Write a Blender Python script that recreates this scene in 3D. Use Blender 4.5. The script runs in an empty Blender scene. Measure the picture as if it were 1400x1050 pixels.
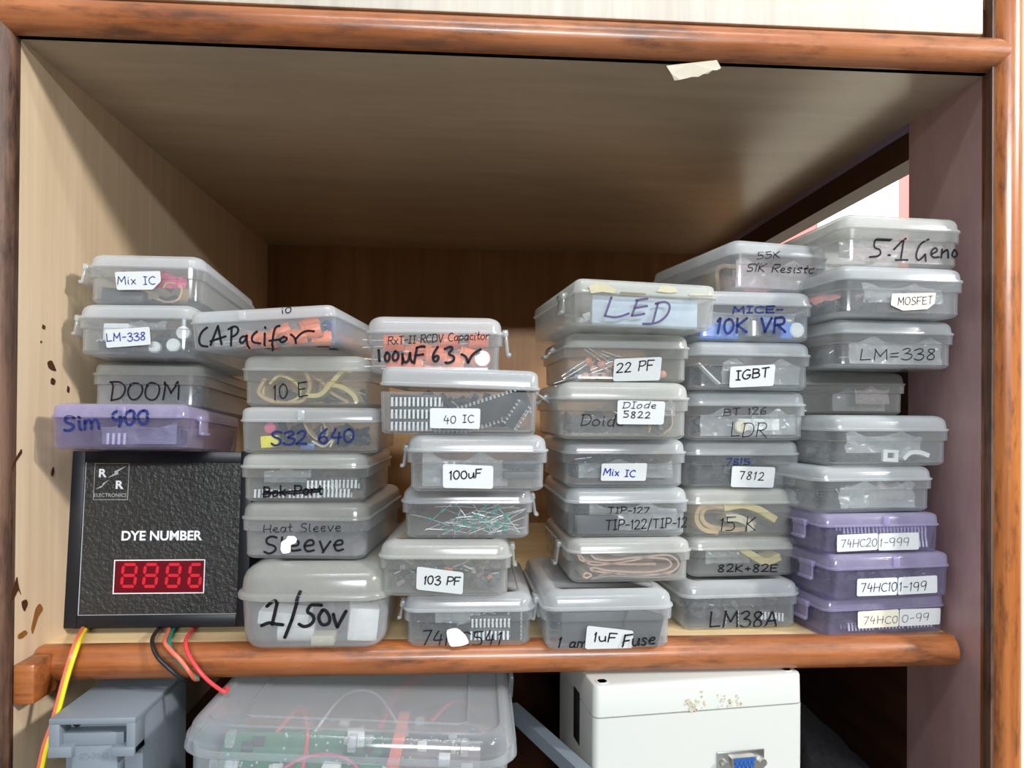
import bpy, bmesh, math, random
from mathutils import Vector, Matrix, Euler
random.seed(11)
SC = bpy.context.scene
COL = SC.collection
# ------------------------------------------------------------------ camera
FPX, PPX, PPY = 965.0, 700.0, 557.0
CAM = Vector((0, -.42, 1.15))
ZC = 1.15                                   # camera height; the Z numbers below are measured from it
def _axes(yaw, pitch, roll):
    y, p, r = map(math.radians, (yaw, pitch, roll))
    fw = Vector((math.sin(y)*math.cos(p), math.cos(y)*math.cos(p), math.sin(p)))
    rt = Vector((math.cos(y), -math.sin(y), 0)); up = rt.cross(fw)
    return rt*math.cos(r)+up*math.sin(r), up*math.cos(r)-rt*math.sin(r), fw
RT, UP, FW = _axes(3.6, .36, .4)
cd = bpy.data.cameras.new('camera'); cam = bpy.data.objects.new('camera', cd); COL.objects.link(cam)
cam.matrix_world = Matrix(((RT.x, UP.x, -FW.x, CAM.x), (RT.y, UP.y, -FW.y, CAM.y), (RT.z, UP.z, -FW.z, CAM.z), (0, 0, 0, 1)))
cd.sensor_fit = 'HORIZONTAL'; cd.sensor_width = 36; cd.lens = FPX/1400*36; cd.shift_y = (PPY-525)/1400
cd.clip_start = .01
SC.camera = cam
# ------------------------------------------------------------------ light and exposure
SC.view_settings.view_transform = 'Standard'; SC.view_settings.look = 'None'
SC.view_settings.gamma = 1; SC.view_settings.exposure = 0.02
SC.view_settings.use_curve_mapping = False
w = bpy.data.worlds.new('world'); SC.world = w; w.use_nodes = True
w.node_tree.nodes['Background'].inputs[0].default_value = (.92, .96, 1, 1)
w.node_tree.nodes['Background'].inputs[1].default_value = .07
wt = w.node_tree; bg = wt.nodes['Background']
tcw = wt.nodes.new('ShaderNodeTexCoord'); sxw = wt.nodes.new('ShaderNodeSeparateXYZ'); mrw = wt.nodes.new('ShaderNodeMapRange'); mrw.interpolation_type = 'SMOOTHSTEP'
mrw.inputs['From Min'].default_value = .25; mrw.inputs['From Max'].default_value = .75; mrw.inputs['To Min'].default_value = .11; mrw.inputs['To Max'].default_value = .55
wt.links.new(tcw.outputs['Generated'], sxw.inputs[0]); wt.links.new(sxw.outputs[2], mrw.inputs['Value']); wt.links.new(mrw.outputs[0], bg.inputs[1])
SC.cycles.transparent_max_bounces = 48
SC.cycles.max_bounces = 8
SC.cycles.sample_clamp_indirect = 4
SC.cycles.caustics_reflective = False; SC.cycles.caustics_refractive = False
def area(name, loc, target, sx, sy, power, color=(1, 1, 1)):
    ld = bpy.data.lights.new(name, 'AREA'); ld.shape = 'RECTANGLE'; ld.size = sx; ld.size_y = sy
    ld.energy = power; ld.color = color
    o = bpy.data.objects.new(name, ld); COL.objects.link(o); o.location = loc
    o.rotation_euler = (Vector(target)-Vector(loc)).to_track_quat('-Z', 'Y').to_euler()
    return o
area('tube_light_right', (1.62, -.96, ZC+.86), (0, .05, ZC), .16, .16, 33, (1, .97, .93))
area('tube_light_front', (.30, -3.2, ZC+.90), (0, .2, ZC), 1.2, .10, 90, (.91, .96, 1))
area('tube_light_above', (.15, -1.0, ZC+1.55), (0, 0, ZC), 1.3, .09, 16, (.95, .98, 1))
area('tube_light_room', (1.25, .15, ZC+1.0), (.75, .8, ZC+.3), .6, .2, 7, (1, 1, 1))
# ------------------------------------------------------------------ picture -> place helpers
def ray(x, y):
    return RT*((x-PPX)/FPX) + UP*((PPY-y)/FPX) + FW
def hit(x, y, p0, n):
    d = ray(x, y); return CAM + d*((Vector(p0)-CAM).dot(Vector(n))/d.dot(Vector(n)))
def atY(x, y, Y): return hit(x, y, (0, Y, 0), (0, 1, 0))
def atX(x, y, X): return hit(x, y, (X, 0, 0), (1, 0, 0))
def atZ(x, y, Z): return hit(x, y, (0, 0, Z), (0, 0, 1))
# ------------------------------------------------------------------ materials
def nt(name):
    m = bpy.data.materials.new(name); m.use_nodes = True
    t = m.node_tree; t.nodes.clear()
    out = t.nodes.new('ShaderNodeOutputMaterial')
    def N(k, **kw):
        n = t.nodes.new('ShaderNode'+k)
        for a, v in kw.items():
            if a in n.inputs: n.inputs[a].default_value = v
            else: setattr(n, a, v)
        return n
    return m, t, N, out
def c4(c): return (c[0], c[1], c[2], 1)
def s2l(r, g, b):
    f = lambda u: u/12.92 if u <= .04045 else ((u+.055)/1.055)**2.4
    return tuple(f(v/255) for v in (r, g, b))
def solid(name, col, rough=.5, spec=.5, metal=0, noise=0, nscale=200, bump=0, emit=0):
    m, t, N, out = nt(name)
    b = N('BsdfPrincipled'); b.inputs['Base Color'].default_value = c4(col)
    b.inputs['Roughness'].default_value = rough; b.inputs['Metallic'].default_value = metal
    b.inputs['Specular IOR Level'].default_value = spec
    if emit:
        b.inputs['Emission Color'].default_value = c4(col); b.inputs['Emission Strength'].default_value = emit
    if noise or bump:
        tc = N('TexCoord'); nz = N('TexNoise'); nz.inputs['Scale'].default_value = nscale; nz.inputs['Detail'].default_value = 4
        t.links.new(tc.outputs['Object'], nz.inputs['Vector'])
        if noise:
            mx = N('MixRGB'); mx.blend_type = 'MIX'
            mx.inputs[1].default_value = c4([max(0, v*(1-noise)) for v in col]); mx.inputs[2].default_value = c4([min(1, v*(1+noise)) for v in col])
            t.links.new(nz.outputs['Fac'], mx.inputs[0]); t.links.new(mx.outputs[0], b.inputs['Base Color'])
        if bump:
            bp = N('Bump'); bp.inputs['Strength'].default_value = bump; bp.inputs['Distance'].default_value = .001
            t.links.new(nz.outputs['Fac'], bp.inputs['Height']); t.links.new(bp.outputs[0], b.inputs['Normal'])
    t.links.new(b.outputs[0], out.inputs[0]); return m
def grain(name, ca, cb, axis=2, scale=60, stretch=.04, rough=.4, spec=.5, wear=None, wear_amt=.5, wscale=25, coat=0, bump=.15, blotch=None):
    """wood: noise stretched along an axis, with worn patches of another colour"""
    m, t, N, out = nt(name)
    tc = N('TexCoord'); mp = N('Mapping')
    s = [1, 1, 1]; s[axis] = stretch; mp.inputs['Scale'].default_value = s
    t.links.new(tc.outputs['Object'], mp.inputs['Vector'])
    nz = N('TexNoise'); nz.inputs['Scale'].default_value = scale; nz.inputs['Detail'].default_value = 6; nz.inputs['Roughness'].default_value = .65
    t.links.new(mp.outputs[0], nz.inputs['Vector'])
    cr = N('ValToRGB'); cr.color_ramp.elements[0].position = .3; cr.color_ramp.elements[1].position = .7
    cr.color_ramp.elements[0].color = c4(ca); cr.color_ramp.elements[1].color = c4(cb)
    t.links.new(nz.outputs['Fac'], cr.inputs[0])
    colout = cr.outputs[0]
    def patch(colout, color, amt, sc, lo, hi, st):
        mp2 = N('Mapping'); s2 = [1, 1, 1]; s2[axis] = st; mp2.inputs['Scale'].default_value = s2
        t.links.new(tc.outputs['Object'], mp2.inputs['Vector'])
        n2 = N('TexNoise'); n2.inputs['Scale'].default_value = sc; n2.inputs['Detail'].default_value = 8; n2.inputs['Roughness'].default_value = .7
        t.links.new(mp2.outputs[0], n2.inputs['Vector'])
        r2 = N('ValToRGB'); r2.color_ramp.elements[0].position = lo; r2.color_ramp.elements[1].position = hi
        t.links.new(n2.outputs['Fac'], r2.inputs[0])
        mu = N('Math'); mu.operation = 'MULTIPLY'; mu.inputs[1].default_value = amt; t.links.new(r2.outputs[0], mu.inputs[0])
        mx = N('MixRGB'); t.links.new(mu.outputs[0], mx.inputs[0]); t.links.new(colout, mx.inputs[1]); mx.inputs[2].default_value = c4(color)
        return mx.outputs[0]
    if blotch: colout = patch(colout, blotch, .6, 9, .42, .7, .5)
    if wear: colout = patch(colout, wear, wear_amt, wscale, .5, .66, .25)
    b = N('BsdfPrincipled'); t.links.new(colout, b.inputs['Base Color'])
    b.inputs['Roughness'].default_value = rough; b.inputs['Specular IOR Level'].default_value = spec
    b.inputs['Coat Weight'].default_value = coat; b.inputs['Coat Roughness'].default_value = .18
    if bump:
        bp = N('Bump'); bp.inputs['Strength'].default_value = bump; bp.inputs['Distance'].default_value = .001
        t.links.new(nz.outputs['Fac'], bp.inputs['Height']); t.links.new(bp.outputs[0], b.inputs['Normal'])
    t.links.new(b.outputs[0], out.inputs[0]); return m
def plastic(name, col, opac, rough=.16, tint=None, dust=.12, dcol=(.66, .65, .6), edge=.38):
    """milky translucent plastic: light passes, the haze scatters it, the skin is glossy"""
    m, t, N, out = nt(name)
    tr = N('BsdfTransparent'); tr.inputs[0].default_value = c4(tint or (.97, .98, .98))
    df = N('BsdfDiffuse'); tl = N('BsdfTranslucent')
    tc = N('TexCoord'); nz = N('TexNoise'); nz.inputs['Scale'].default_value = 70; nz.inputs['Detail'].default_value = 6; nz.inputs['Roughness'].default_value = .7
    t.links.new(tc.outputs['Object'], nz.inputs['Vector'])
    cr = N('ValToRGB'); cr.color_ramp.elements[0].position = .45; cr.color_ramp.elements[1].position = .75
    t.links.new(nz.outputs['Fac'], cr.inputs[0])
    mc = N('MixRGB'); t.links.new(cr.outputs[0], mc.inputs[0]); mc.inputs[1].default_value = c4(col); mc.inputs[2].default_value = c4(dcol)
    t.links.new(mc.outputs[0], df.inputs[0]); tl.inputs[0].default_value = c4(col)
    m1 = N('MixShader'); m1.inputs[0].default_value = .45; t.links.new(df.outputs[0], m1.inputs[1]); t.links.new(tl.outputs[0], m1.inputs[2])
    lw = N('LayerWeight'); lw.inputs[0].default_value = .5                 # a slanting path through the wall is longer, so hazier
    pw = N('Math'); pw.operation = 'POWER'; pw.inputs[1].default_value = 1.7; t.links.new(lw.outputs['Facing'], pw.inputs[0])
    f0 = N('Math'); f0.operation = 'MULTIPLY_ADD'; f0.inputs[1].default_value = edge; f0.inputs[2].default_value = opac; t.links.new(pw.outputs[0], f0.inputs[0])
    fa = N('Math'); fa.operation = 'MULTIPLY_ADD'; fa.inputs[1].default_value = dust
    t.links.new(cr.outputs[0], fa.inputs[0]); t.links.new(f0.outputs[0], fa.inputs[2])
    m2 = N('MixShader'); t.links.new(fa.outputs[0], m2.inputs[0]); t.links.new(tr.outputs[0], m2.inputs[1]); t.links.new(m1.outputs[0], m2.inputs[2])
    gl = N('BsdfGlossy'); gl.inputs['Roughness'].default_value = rough
    fr = N('Fresnel'); ge = N('NewGeometry'); io = N('Math'); io.operation = 'MULTIPLY_ADD'
    io.inputs[1].default_value = 1/1.45-1.45; io.inputs[2].default_value = 1.45      # same outer reflectance on both skins of the wall
    t.links.new(ge.outputs['Backfacing'], io.inputs[0]); t.links.new(io.outputs[0], fr.inputs[0])
    m3 = N('MixShader'); t.links.new(fr.outputs[0], m3.inputs[0]); t.links.new(m2.outputs[0], m3.inputs[1]); t.links.new(gl.outputs[0], m3.inputs[2])
    t.links.new(m3.outputs[0], out.inputs[0]); return m
M = {}
M['clear'] = plastic('milky clear plastic', (.88, .93, .97), .095, dust=.07, edge=.5)
M['clearlid'] = plastic('milky lid plastic', (.92, .96, .99), .32, dust=.12, edge=.5)
M['old'] = plastic('aged plastic', (.86, .88, .86), .12, dust=.09, edge=.5)
M['oldlid'] = plastic('aged lid plastic', (.90, .92, .88), .34, edge=.5)
M['grime'] = plastic('dusty plastic', (.78, .80, .83), .19, edge=.45)
M['grimelid'] = plastic('dusty lid plastic', (.68, .69, .65), .36, dust=.2, dcol=(.5, .49, .43), edge=.45)
M['purple'] = plastic('lilac plastic', (.60, .57, .80), .10, tint=(.89, .88, .97), dcol=(.6, .56, .74))
M['purplelid'] = plastic('lilac lid plastic', (.70, .65, .88), .32, tint=(.90, .87, .97), dcol=(.68, .64, .8))
M['tote'] = plastic('clear tote plastic', (.84, .90, .97), .15, rough=.1, dust=.06)
M['bag'] = plastic('thin bag film', (.88, .90, .92), .32, rough=.2, dust=.1)
M['pinkbag'] = plastic('pink printed bag film', (.90, .74, .76), .5, rough=.25)
M['paper'] = solid('label paper', s2l(204, 208, 209), .55, .3, noise=.03, nscale=300)
M['oldpaper'] = solid('yellowed label paper', s2l(222, 217, 200), .6, .3, noise=.05, nscale=300)
M['ink'] = solid('black ink', (.012, .012, .018), .5, .12)
M['navy'] = solid('navy ink', (.02, .03, .14), .5, .12)
M['blue'] = solid('blue pen ink', (.03, .05, .32), .5, .12)
M['pen'] = solid('grey pen ink', (.03, .03, .045), .6, .12)
M['greyink'] = solid('faded grey ink', (.16, .16, .18), .6, .12)
M['violet'] = solid('faded violet ink', (.10, .085, .17), .5, .12)
M['fluid'] = solid('white correction fluid', (.8, .82, .82), .7)
M['black'] = solid('black chip plastic', (.018, .02, .026), .45, noise=.3)
M['darkgrey'] = solid('dark grey plastic', (.05, .055, .065), .5, noise=.3)
M['pin'] = solid('tinned pins', (.80, .82, .84), .35, metal=.35)
M['steel'] = solid('plated steel', (.6, .6, .58), .3, metal=1)
M['orange'] = solid('orange sleeve', (.86, .21, .09), .35, noise=.1)
M['bluecap'] = solid('blue sleeve', (.07, .16, .42), .4)
M['bluebright'] = solid('bright blue plastic', (.10, .25, .75), .35)
M['white'] = solid('white plastic', (.8, .81, .8), .4)
M['tape'] = solid('yellow paper tape', s2l(216, 194, 128), .7, noise=.12, nscale=90)
M['tan'] = solid('tan paper tape', s2l(190, 158, 112), .7, noise=.15, nscale=90)
M['ribbon'] = solid('pinkish ribbon cable', s2l(196, 158, 138), .5, noise=.1)
M['ribbongrey'] = solid('grey ribbon cable', s2l(128, 112, 108), .5, noise=.1)
M['green'] = solid('green glass bead', (.05, .38, .30), .25)
M['peach'] = solid('salmon ceramic disc', (.72, .26, .16), .4)
M['pink'] = solid('magenta film', (.55, .07, .16), .4)
M['red'] = solid('red insulation', (.75, .05, .06), .35)
M['salmon'] = solid('salmon red insulation', (.78, .16, .10), .35)
M['yellow'] = solid('yellow insulation', (.82, .72, .02), .35)
M['teal'] = solid('green insulation', (.01, .22, .15), .35)
M['blackwire'] = solid('black insulation', (.012, .012, .014), .35)
M['pcb'] = solid('green circuit board', (.012, .16, .07), .4, noise=.3, nscale=120)
M['cream'] = solid('cream ceramic', (.75, .68, .5), .5)
# ------------------------------------------------------------------ mesh helpers
def mesh_obj(name, bm, mats, parent=None, smooth=True, angle=38):
    me = bpy.data.meshes.new(name)
    bmesh.ops.recalc_face_normals(bm, faces=bm.faces[:])
    bm.to_mesh(me); bm.free()
    if not isinstance(mats, (list, tuple)): mats = [mats]
    for m in mats: me.materials.append(m)
    if smooth:
        for p in me.polygons: p.use_smooth = True
        me.set_sharp_from_angle(angle=math.radians(angle))
    o = bpy.data.objects.new(name, me); COL.objects.link(o)
    if parent is not None: o.parent = parent
    return o
def tag(o, label, cat=None, group=None, kind=None):
    o['label'] = label
    if cat: o['category'] = cat
    if group: o['group'] = group
    if kind: o['kind'] = kind
    return o
def struct(o, label=None):
    o['kind'] = 'structure'
    if label: o['label'] = label
    return o
def root(name, loc, label, cat, group=None, mat=None):
    o = bpy.data.objects.new(name, None); COL.objects.link(o); o.empty_display_size = .01
    if mat is not None: o.matrix_world = mat
    else: o.location = loc
    return tag(o, label, cat, group)
def box(bm, x0, x1, y0, y1, z0, z1, bev=0, mat=None, mi=0, seg=2):
    vs = [bm.verts.new((x, y, z)) for x in (x0, x1) for y in (y0, y1) for z in (z0, z1)]
    fs = [bm.faces.new([vs[i] for i in q]) for q in ((0, 1, 3, 2), (4, 6, 7, 5), (0, 4, 5, 1), (2, 3, 7, 6), (0, 2, 6, 4), (1, 5, 7, 3))]
    for f in fs: f.material_index = mi
    geo = vs
    if bev:
        es = list({e for f in fs for e in f.edges})
        r = bmesh.ops.bevel(bm, geom=es, offset=bev, segments=seg, affect='EDGES', profile=.5)
        geo = list({v for f in r['faces'] for v in f.verts} | {v for v in vs if v.is_valid})
        for f in r['faces']: f.material_index = mi
    if mat is not None: bmesh.ops.transform(bm, matrix=mat, verts=geo)
    return geo
def ring(hx, hy, r, z, seg=6, cx=0, cy=0):
    r = min(r, hx, hy); pts = []
    for k, (sx, sy) in enumerate(((1, 1), (-1, 1), (-1, -1), (1, -1))):
        for i in range(seg+1):
            a = math.pi/2*(k+i/seg)
            pts.append((cx+sx*(hx-r)+r*math.cos(a), cy+sy*(hy-r)+r*math.sin(a), z))
    return pts
def loft(bm, secs, cap0=True, cap1=True, seg=6, flip=False):
    rings = [[bm.verts.new(p) for p in ring(*s[:4] if len(s) == 4 else s, seg=seg)] for s in [(q[1], q[2], q[3], q[0]) for q in secs]]
    n = len(rings[0])
    for a, b in zip(rings, rings[1:]):
        for i in range(n):
            j = (i+1) % n; bm.faces.new((a[i], a[j], b[j], b[i]))
    if cap0: bm.faces.new(rings[0][::-1])
    if cap1: bm.faces.new(rings[-1])
    return rings
def tube(bm, pts, r, n=8, mi=0, cap=True):
    pts = [Vector(p) for p in pts]; rs = r if isinstance(r, (list, tuple)) else [r]*len(pts)
    rings = []; nrm = None
    for i, p in enumerate(pts):
        d = (pts[min(i+1, len(pts)-1)]-pts[max(i-1, 0)]).normalized()
        if nrm is None:
            nrm = d.orthogonal().normalized()
        else:
            nrm = (nrm - d*nrm.dot(d)); nrm = nrm.normalized() if nrm.length > 1e-6 else d.orthogonal().normalized()
        bi = d.cross(nrm)
        rings.append([bm.verts.new(p+(nrm*math.cos(a)+bi*math.sin(a))*rs[i]) for a in (2*math.pi*k/n for k in range(n))])
    for a, b in zip(rings, rings[1:]):
        for i in range(n):
            f = bm.faces.new((a[i], a[(i+1) % n], b[(i+1) % n], b[i])); f.material_index = mi
    if cap:
        for q in (rings[0][::-1], rings[-1]):
            f = bm.faces.new(q); f.material_index = mi
def cyl(bm, p0, p1, r, n=14, mi=0, r1=None):
    tube(bm, [p0, p1], [r, r if r1 is None else r1], n, mi)
def chaikin(p, it=2):
    for _ in range(it):
        q = [p[0]]
        for a, b in zip(p, p[1:]):
            q.append((a[0]*.75+b[0]*.25, a[1]*.75+b[1]*.25)); q.append((a[0]*.25+b[0]*.75, a[1]*.25+b[1]*.75))
        q.append(p[-1]); p = q
    return p
def round_poly(p, f=.1):
    out = []
    n = len(p)
    for i in range(n):
        a, b, c = Vector(p[i-1]), Vector(p[i]), Vector(p[(i+1) % n])
        d = min((a-b).length, (c-b).length)*f
        s, e = b+(a-b).normalized()*d, b+(c-b).normalized()*d
        for t in (0, .5, 1):
            out.append((s*(1-t)+b*t)*(1-t)+(b*(1-t)+e*t)*t)
    return out
def spline(pts, n=8):
    """Catmull-Rom through 3D points"""
    P = [Vector(p) for p in pts]; P = [P[0]*2-P[1]]+P+[P[-1]*2-P[-2]]; out = []
    for i in range(1, len(P)-2):
        a, b, c, d = P[i-1:i+3]
        for k in range(n):
            t = k/n
            out.append(.5*((2*b)+(c-a)*t+(2*a-5*b+4*c-d)*t*t+(3*b-a-3*c+d)*t**3))
    out.append(P[-2]); return out
def strip(bm, path, width_vec, th=.0003, mi=0):
    """a band of real thickness swept along a path; width_vec is its width"""
    P = [Vector(p) for p in path]; W = Vector(width_vec)
    rows = []
    for i, p in enumerate(P):
        d = (P[min(i+1, len(P)-1)]-P[max(i-1, 0)]).normalized(); n = d.cross(W).normalized()*th/2
        rows.append([bm.verts.new(q) for q in (p-n, p-n+W, p+n+W, p+n)])
    for a, b in zip(rows, rows[1:]):
        for i in range(4):
            f = bm.faces.new((a[i], a[(i+1) % 4], b[(i+1) % 4], b[i])); f.material_index = mi
    bm.faces.new(rows[0][::-1]).material_index = mi; bm.faces.new(rows[-1]).material_index = mi
# ------------------------------------------------------------------ handwriting
G = {
'A': (.62, "0,0 .3,1 .62,0|.1,.36 .55,.4"), 'B': (.55, "0,0 .03,1|~0,1 .5,.95 .5,.6 .05,.54|~.05,.54 .6,.5 .55,.02 0,0"),
'C': (.55, "~.55,.88 .3,1.05 0,.75 0,.25 .25,-.05 .55,.1"), 'D': (.6, "0,0 .05,1|~-.05,.98 .45,1.05 .65,.6 .5,.1 0,0"),
'E': (.5, "0,0 0,1|0,1 .5,1|0,.52 .42,.54|0,0 .52,.02"), 'F': (.5, "0,0 .03,1|.03,1 .55,1|0,.5 .42,.52"),
'G': (.62, "~.55,.9 .3,1.05 0,.7 0,.25 .3,-.08 .58,.15 .58,.42|.35,.42 .62,.42"), 'H': (.6, "0,0 .03,1|.55,0 .6,1|0,.48 .58,.52"),
'I': (.34, "0,1 .34,1|.17,1 .17,0|0,0 .34,0"), 'K': (.55, "0,0 .02,1|.52,1 .03,.45|.03,.5 .55,0"),
'L': (.5, "0,1 0,0|0,0 .5,.03"), 'M': (.72, "0,0 .06,1|.06,1 .36,.35|.36,.35 .66,1|.66,1 .72,0"),
'N': (.6, "0,0 0,1|0,1 .58,0|.58,0 .6,1"), 'O': (.62, "~.3,1 .02,.9 -.05,.4 .12,0 .45,0 .66,.45 .55,.95 .28,1"),
'P': (.52, "0,0 .03,1|~0,1 .5,1.02 .6,.65 .3,.45 .02,.48"), 'R': (.56, "0,0 .03,1|~0,1 .5,1.02 .55,.65 .3,.5 .02,.5|.2,.5 .58,0"),
'S': (.5, "~.5,.9 .25,1.05 0,.85 .1,.58 .45,.45 .5,.15 .25,-.05 0,.1"), 'T': (.56, "0,1 .56,1|.28,1 .28,0"),
'V': (.56, "0,1 .26,0|.26,0 .56,1"), 'X': (.5, "0,1 .5,0|.5,1 0,0"),
'a': (.5, "~.46,.55 .2,.65 0,.35 .1,0 .35,.05 .46,.5|.46,.6 .46,.1 .55,.02"), 'b': (.46, "0,1 0,0|~0,.1 .3,-.05 .5,.3 .3,.62 0,.5"),
'c': (.42, "~.42,.55 .2,.66 0,.35 .1,0 .42,.08"), 'd': (.5, "~.46,.55 .2,.62 0,.3 .12,0 .4,.06 .48,.4|.52,1 .46,0"),
'e': (.45, "~.02,.33 .4,.36 .38,.62 .15,.64 0,.35 .12,0 .46,.08"), 'f': (.4, "~.4,.95 .2,1.02 .14,.8 .12,-.1|0,.55 .36,.58"),
'i': (.16, "~.08,.6 .06,.1 .16,0|.09,.85 .1,.88"), 'k': (.42, "0,0 0,1|.38,.6 .02,.3|.02,.32 .42,0"),
'l': (.2, "~.06,1 .04,.15 .2,0"), 'm': (.72, "0,0 0,.6|~0,.45 .2,.68 .34,.5 .34,0|~.34,.45 .55,.68 .7,.5 .72,0"),
'n': (.45, "0,0 0,.6|~0,.42 .22,.68 .42,.5 .45,0"), 'o': (.45, "~.22,.62 0,.5 0,.1 .2,-.04 .44,.15 .42,.55 .2,.63"),
'p': (.46, "0,.6 0,-.35|~0,.5 .3,.7 .5,.35 .3,0 0,.1"), 'r': (.36, "0,.6 .02,0|~.02,.35 .15,.6 .38,.58"),
's': (.38, "~.36,.52 .15,.68 0,.48 .3,.3 .36,.08 .15,-.05 0,.06"), 't': (.36, "~.16,.95 .14,.2 .2,0 .36,.06|0,.6 .36,.62"),
'u': (.46, "~0,.6 0,.1 .2,-.05 .42,.2 .44,.6|.44,.6 .48,0"), 'v': (.44, "0,.6 .2,0|.2,0 .46,.62"), 'x': (.42, "0,.6 .42,0|.4,.6 0,0"),
'y': (.44, "0,.6 .22,.08|.46,.6 .1,-.35"), 'w': (.62, "0,.6 .15,0|.15,0 .3,.45|.3,.45 .45,0|.45,0 .62,.6"),
'µ': (.55, "~.05,.62 .02,.1 .2,.0 .4,.15 .44,.6|.05,.5 -.04,-.3|~.44,.6 .44,.08 .56,.04"),
'0': (.48, "~.24,1 .02,.9 -.04,.4 .12,0 .36,0 .52,.45 .42,.95 .22,1"), '1': (.16, "0,.82 .12,1|.12,1 .08,0"), '2': (.5, "~.02,.82 .2,1.05 .5,.9 .35,.45 0,.02|0,.02 .52,.03"),
'3': (.48, "~.02,.9 .3,1.1 .52,.85 .2,.55|~.2,.55 .6,.45 .45,.0 .2,-.05 0,.1"), '4': (.52, "~.2,1 .02,.45 .1,.38 .5,.42|.4,.75 .36,-.05"), '5': (.5, "0,.98 .5,1|~.04,.98 .03,.55 .4,.62 .55,.3 .35,0 0,.05"),
'6': (.46, "~.4,1 .1,.75 -.05,.3 .15,-.03 .42,.05 .44,.4 .2,.5 0,.3"), '7': (.48, "0,.98 .48,1|.48,1 .2,0"), '8': (.48, "~.42,.9 .22,1.05 .02,.85 .2,.55 .46,.35 .4,.02 .1,-.02 0,.25 .25,.55 .46,.85 .36,.98"),
'9': (.46, "~.42,.72 .34,.44 .0,.44 -.02,1.02 .42,1.08 .43,.74|~.43,.8 .42,.4 .34,0"), '-': (.36, "0,.45 .36,.47"), '+': (.4, "0,.4 .4,.42|.2,.65 .2,.15"), '/': (.3, "0,-.1 .3,1.05"), '.': (.1, "0,0 .02,.03"),
'=': (.4, "0,.6 .4,.62|0,.3 .4,.32"), ' ': (.34, "")}
def text_strokes(s, x0, y0, x1, y1, h, slant=.08, gap=.2, jit=.03):
    """the text as strokes in picture pixels: baseline from (x0, y0) to (x1, y1), capitals h tall"""
    tot = sum(G[c][0]+gap for c in s)-gap
    ux, uy = (x1-x0), (y1-y0); L = math.hypot(ux, uy); ex, ey = ux/L, uy/L; k = L/tot
    out = []; cx = 0; rnd = random.Random(s)
    for c in s:
        wd, d = G[c]; dy = rnd.uniform(-.04, .04); dk = rnd.uniform(.94, 1.05)
        for st in d.split('|'):
            if not st: continue
            sm = st[0] == '~'
            p = [tuple(map(float, q.split(','))) for q in st.lstrip('~').split()]
            p = [(a+rnd.uniform(-jit, jit), b+rnd.uniform(-jit, jit)) for a, b in p]
            if sm: p = chaikin(p)
            o = []
            for a, b in p:
                X = (cx+a)*k+slant*b*h; Y = (b*dk+dy)*h
                o.append((x0+ex*X+ey*Y, y0+ey*X-ex*Y))
            out.append(o)
        cx += wd+gap
    return out
def crop_strokes(s, ox, oy, k):
    """strokes traced from a crop of the photograph at (ox, oy) with k pixels per crop pixel"""
    out = []
    for st in s.split('|'):
        sm = st[0] == '~'
        p = [tuple(map(float, q.split(','))) for q in st.lstrip('~').split()]
        p = [(ox+a*k, oy+b*k) for a, b in p]
        out.append(chaikin(p) if sm else p)
    return out
def ink_mesh(bm, strokes2d, wd, lift, step=.0012):
    """strokes in a surface's own (u, v) metres -> flat ink ribbons; lift(u, v) gives the 3D point"""
    for p in strokes2d:
        q = [p[0]]
        for a, b in zip(p, p[1:]):
            n = max(1, int(math.hypot(b[0]-a[0], b[1]-a[1])/step))
            q += [(a[0]+(b[0]-a[0])*i/n, a[1]+(b[1]-a[1])*i/n) for i in range(1, n+1)]
        if len(q) < 2: q.append((q[0][0]+1e-4, q[0][1]))
        L, R = [], []
        for i, (x, y) in enumerate(q):
            a, b = q[max(0, i-1)], q[min(len(q)-1, i+1)]
            dx, dy = b[0]-a[0], b[1]-a[1]; l = math.hypot(dx, dy) or 1; dx, dy = dx/l, dy/l
            hw = wd/2
            L.append(bm.verts.new(lift(x-dy*hw, y+dx*hw))); R.append(bm.verts.new(lift(x+dy*hw, y-dx*hw)))
        for i in range(len(q)-1):
            bm.faces.new((R[i], R[i+1], L[i+1], L[i]))
        for e in (0, -1):
            x, y = q[e]
            vs = [bm.verts.new(lift(x+wd/2*math.cos(t), y+wd/2*math.sin(t))) for t in (k*math.pi/4 for k in range(8))]
            bm.faces.new(vs)
def new_bm():
    return bmesh.new()
# ------------------------------------------------------------------ the cupboard
XL, XR, YB = -.2605, .3235, .514              # inner faces of the sides, the back
ZS, ZT = ZC-.147, ZC+.2145                    # shelf surface, underside of the board above
ZF = ZC-.285                                  # floor of the compartment below
M['ply'] = grain('pale ply veneer', s2l(208, 184, 152), s2l(228, 206, 175), 2, 90, .03, .55, .3, blotch=s2l(216, 188, 150), bump=.05)
M['backveneer'] = grain('brown back veneer', s2l(146, 104, 66), s2l(176, 134, 88), 2, 70, .03, .5, .3, blotch=s2l(136, 90, 52), bump=.05)
M['laminate'] = grain('cream laminate', s2l(168, 153, 134), s2l(184, 169, 149), 0, 40, .12, .24, .5, wear=s2l(150, 136, 114), wear_amt=.35, wscale=22, bump=.02)
M['varnish'] = grain('varnished orange wood', s2l(116, 62, 28), s2l(176, 102, 50), 0, 150, .05, .36, .5, wear=s2l(62, 34, 22), wear_amt=.7, wscale=70, coat=.3, bump=.4, blotch=s2l(188, 124, 82))
M['varnishv'] = grain('varnished orange upright', s2l(138, 74, 34), s2l(194, 118, 58), 2, 150, .05, .32, .5, wear=s2l(48, 26, 18), wear_amt=.6, wscale=160, coat=.45, bump=.35)
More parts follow.
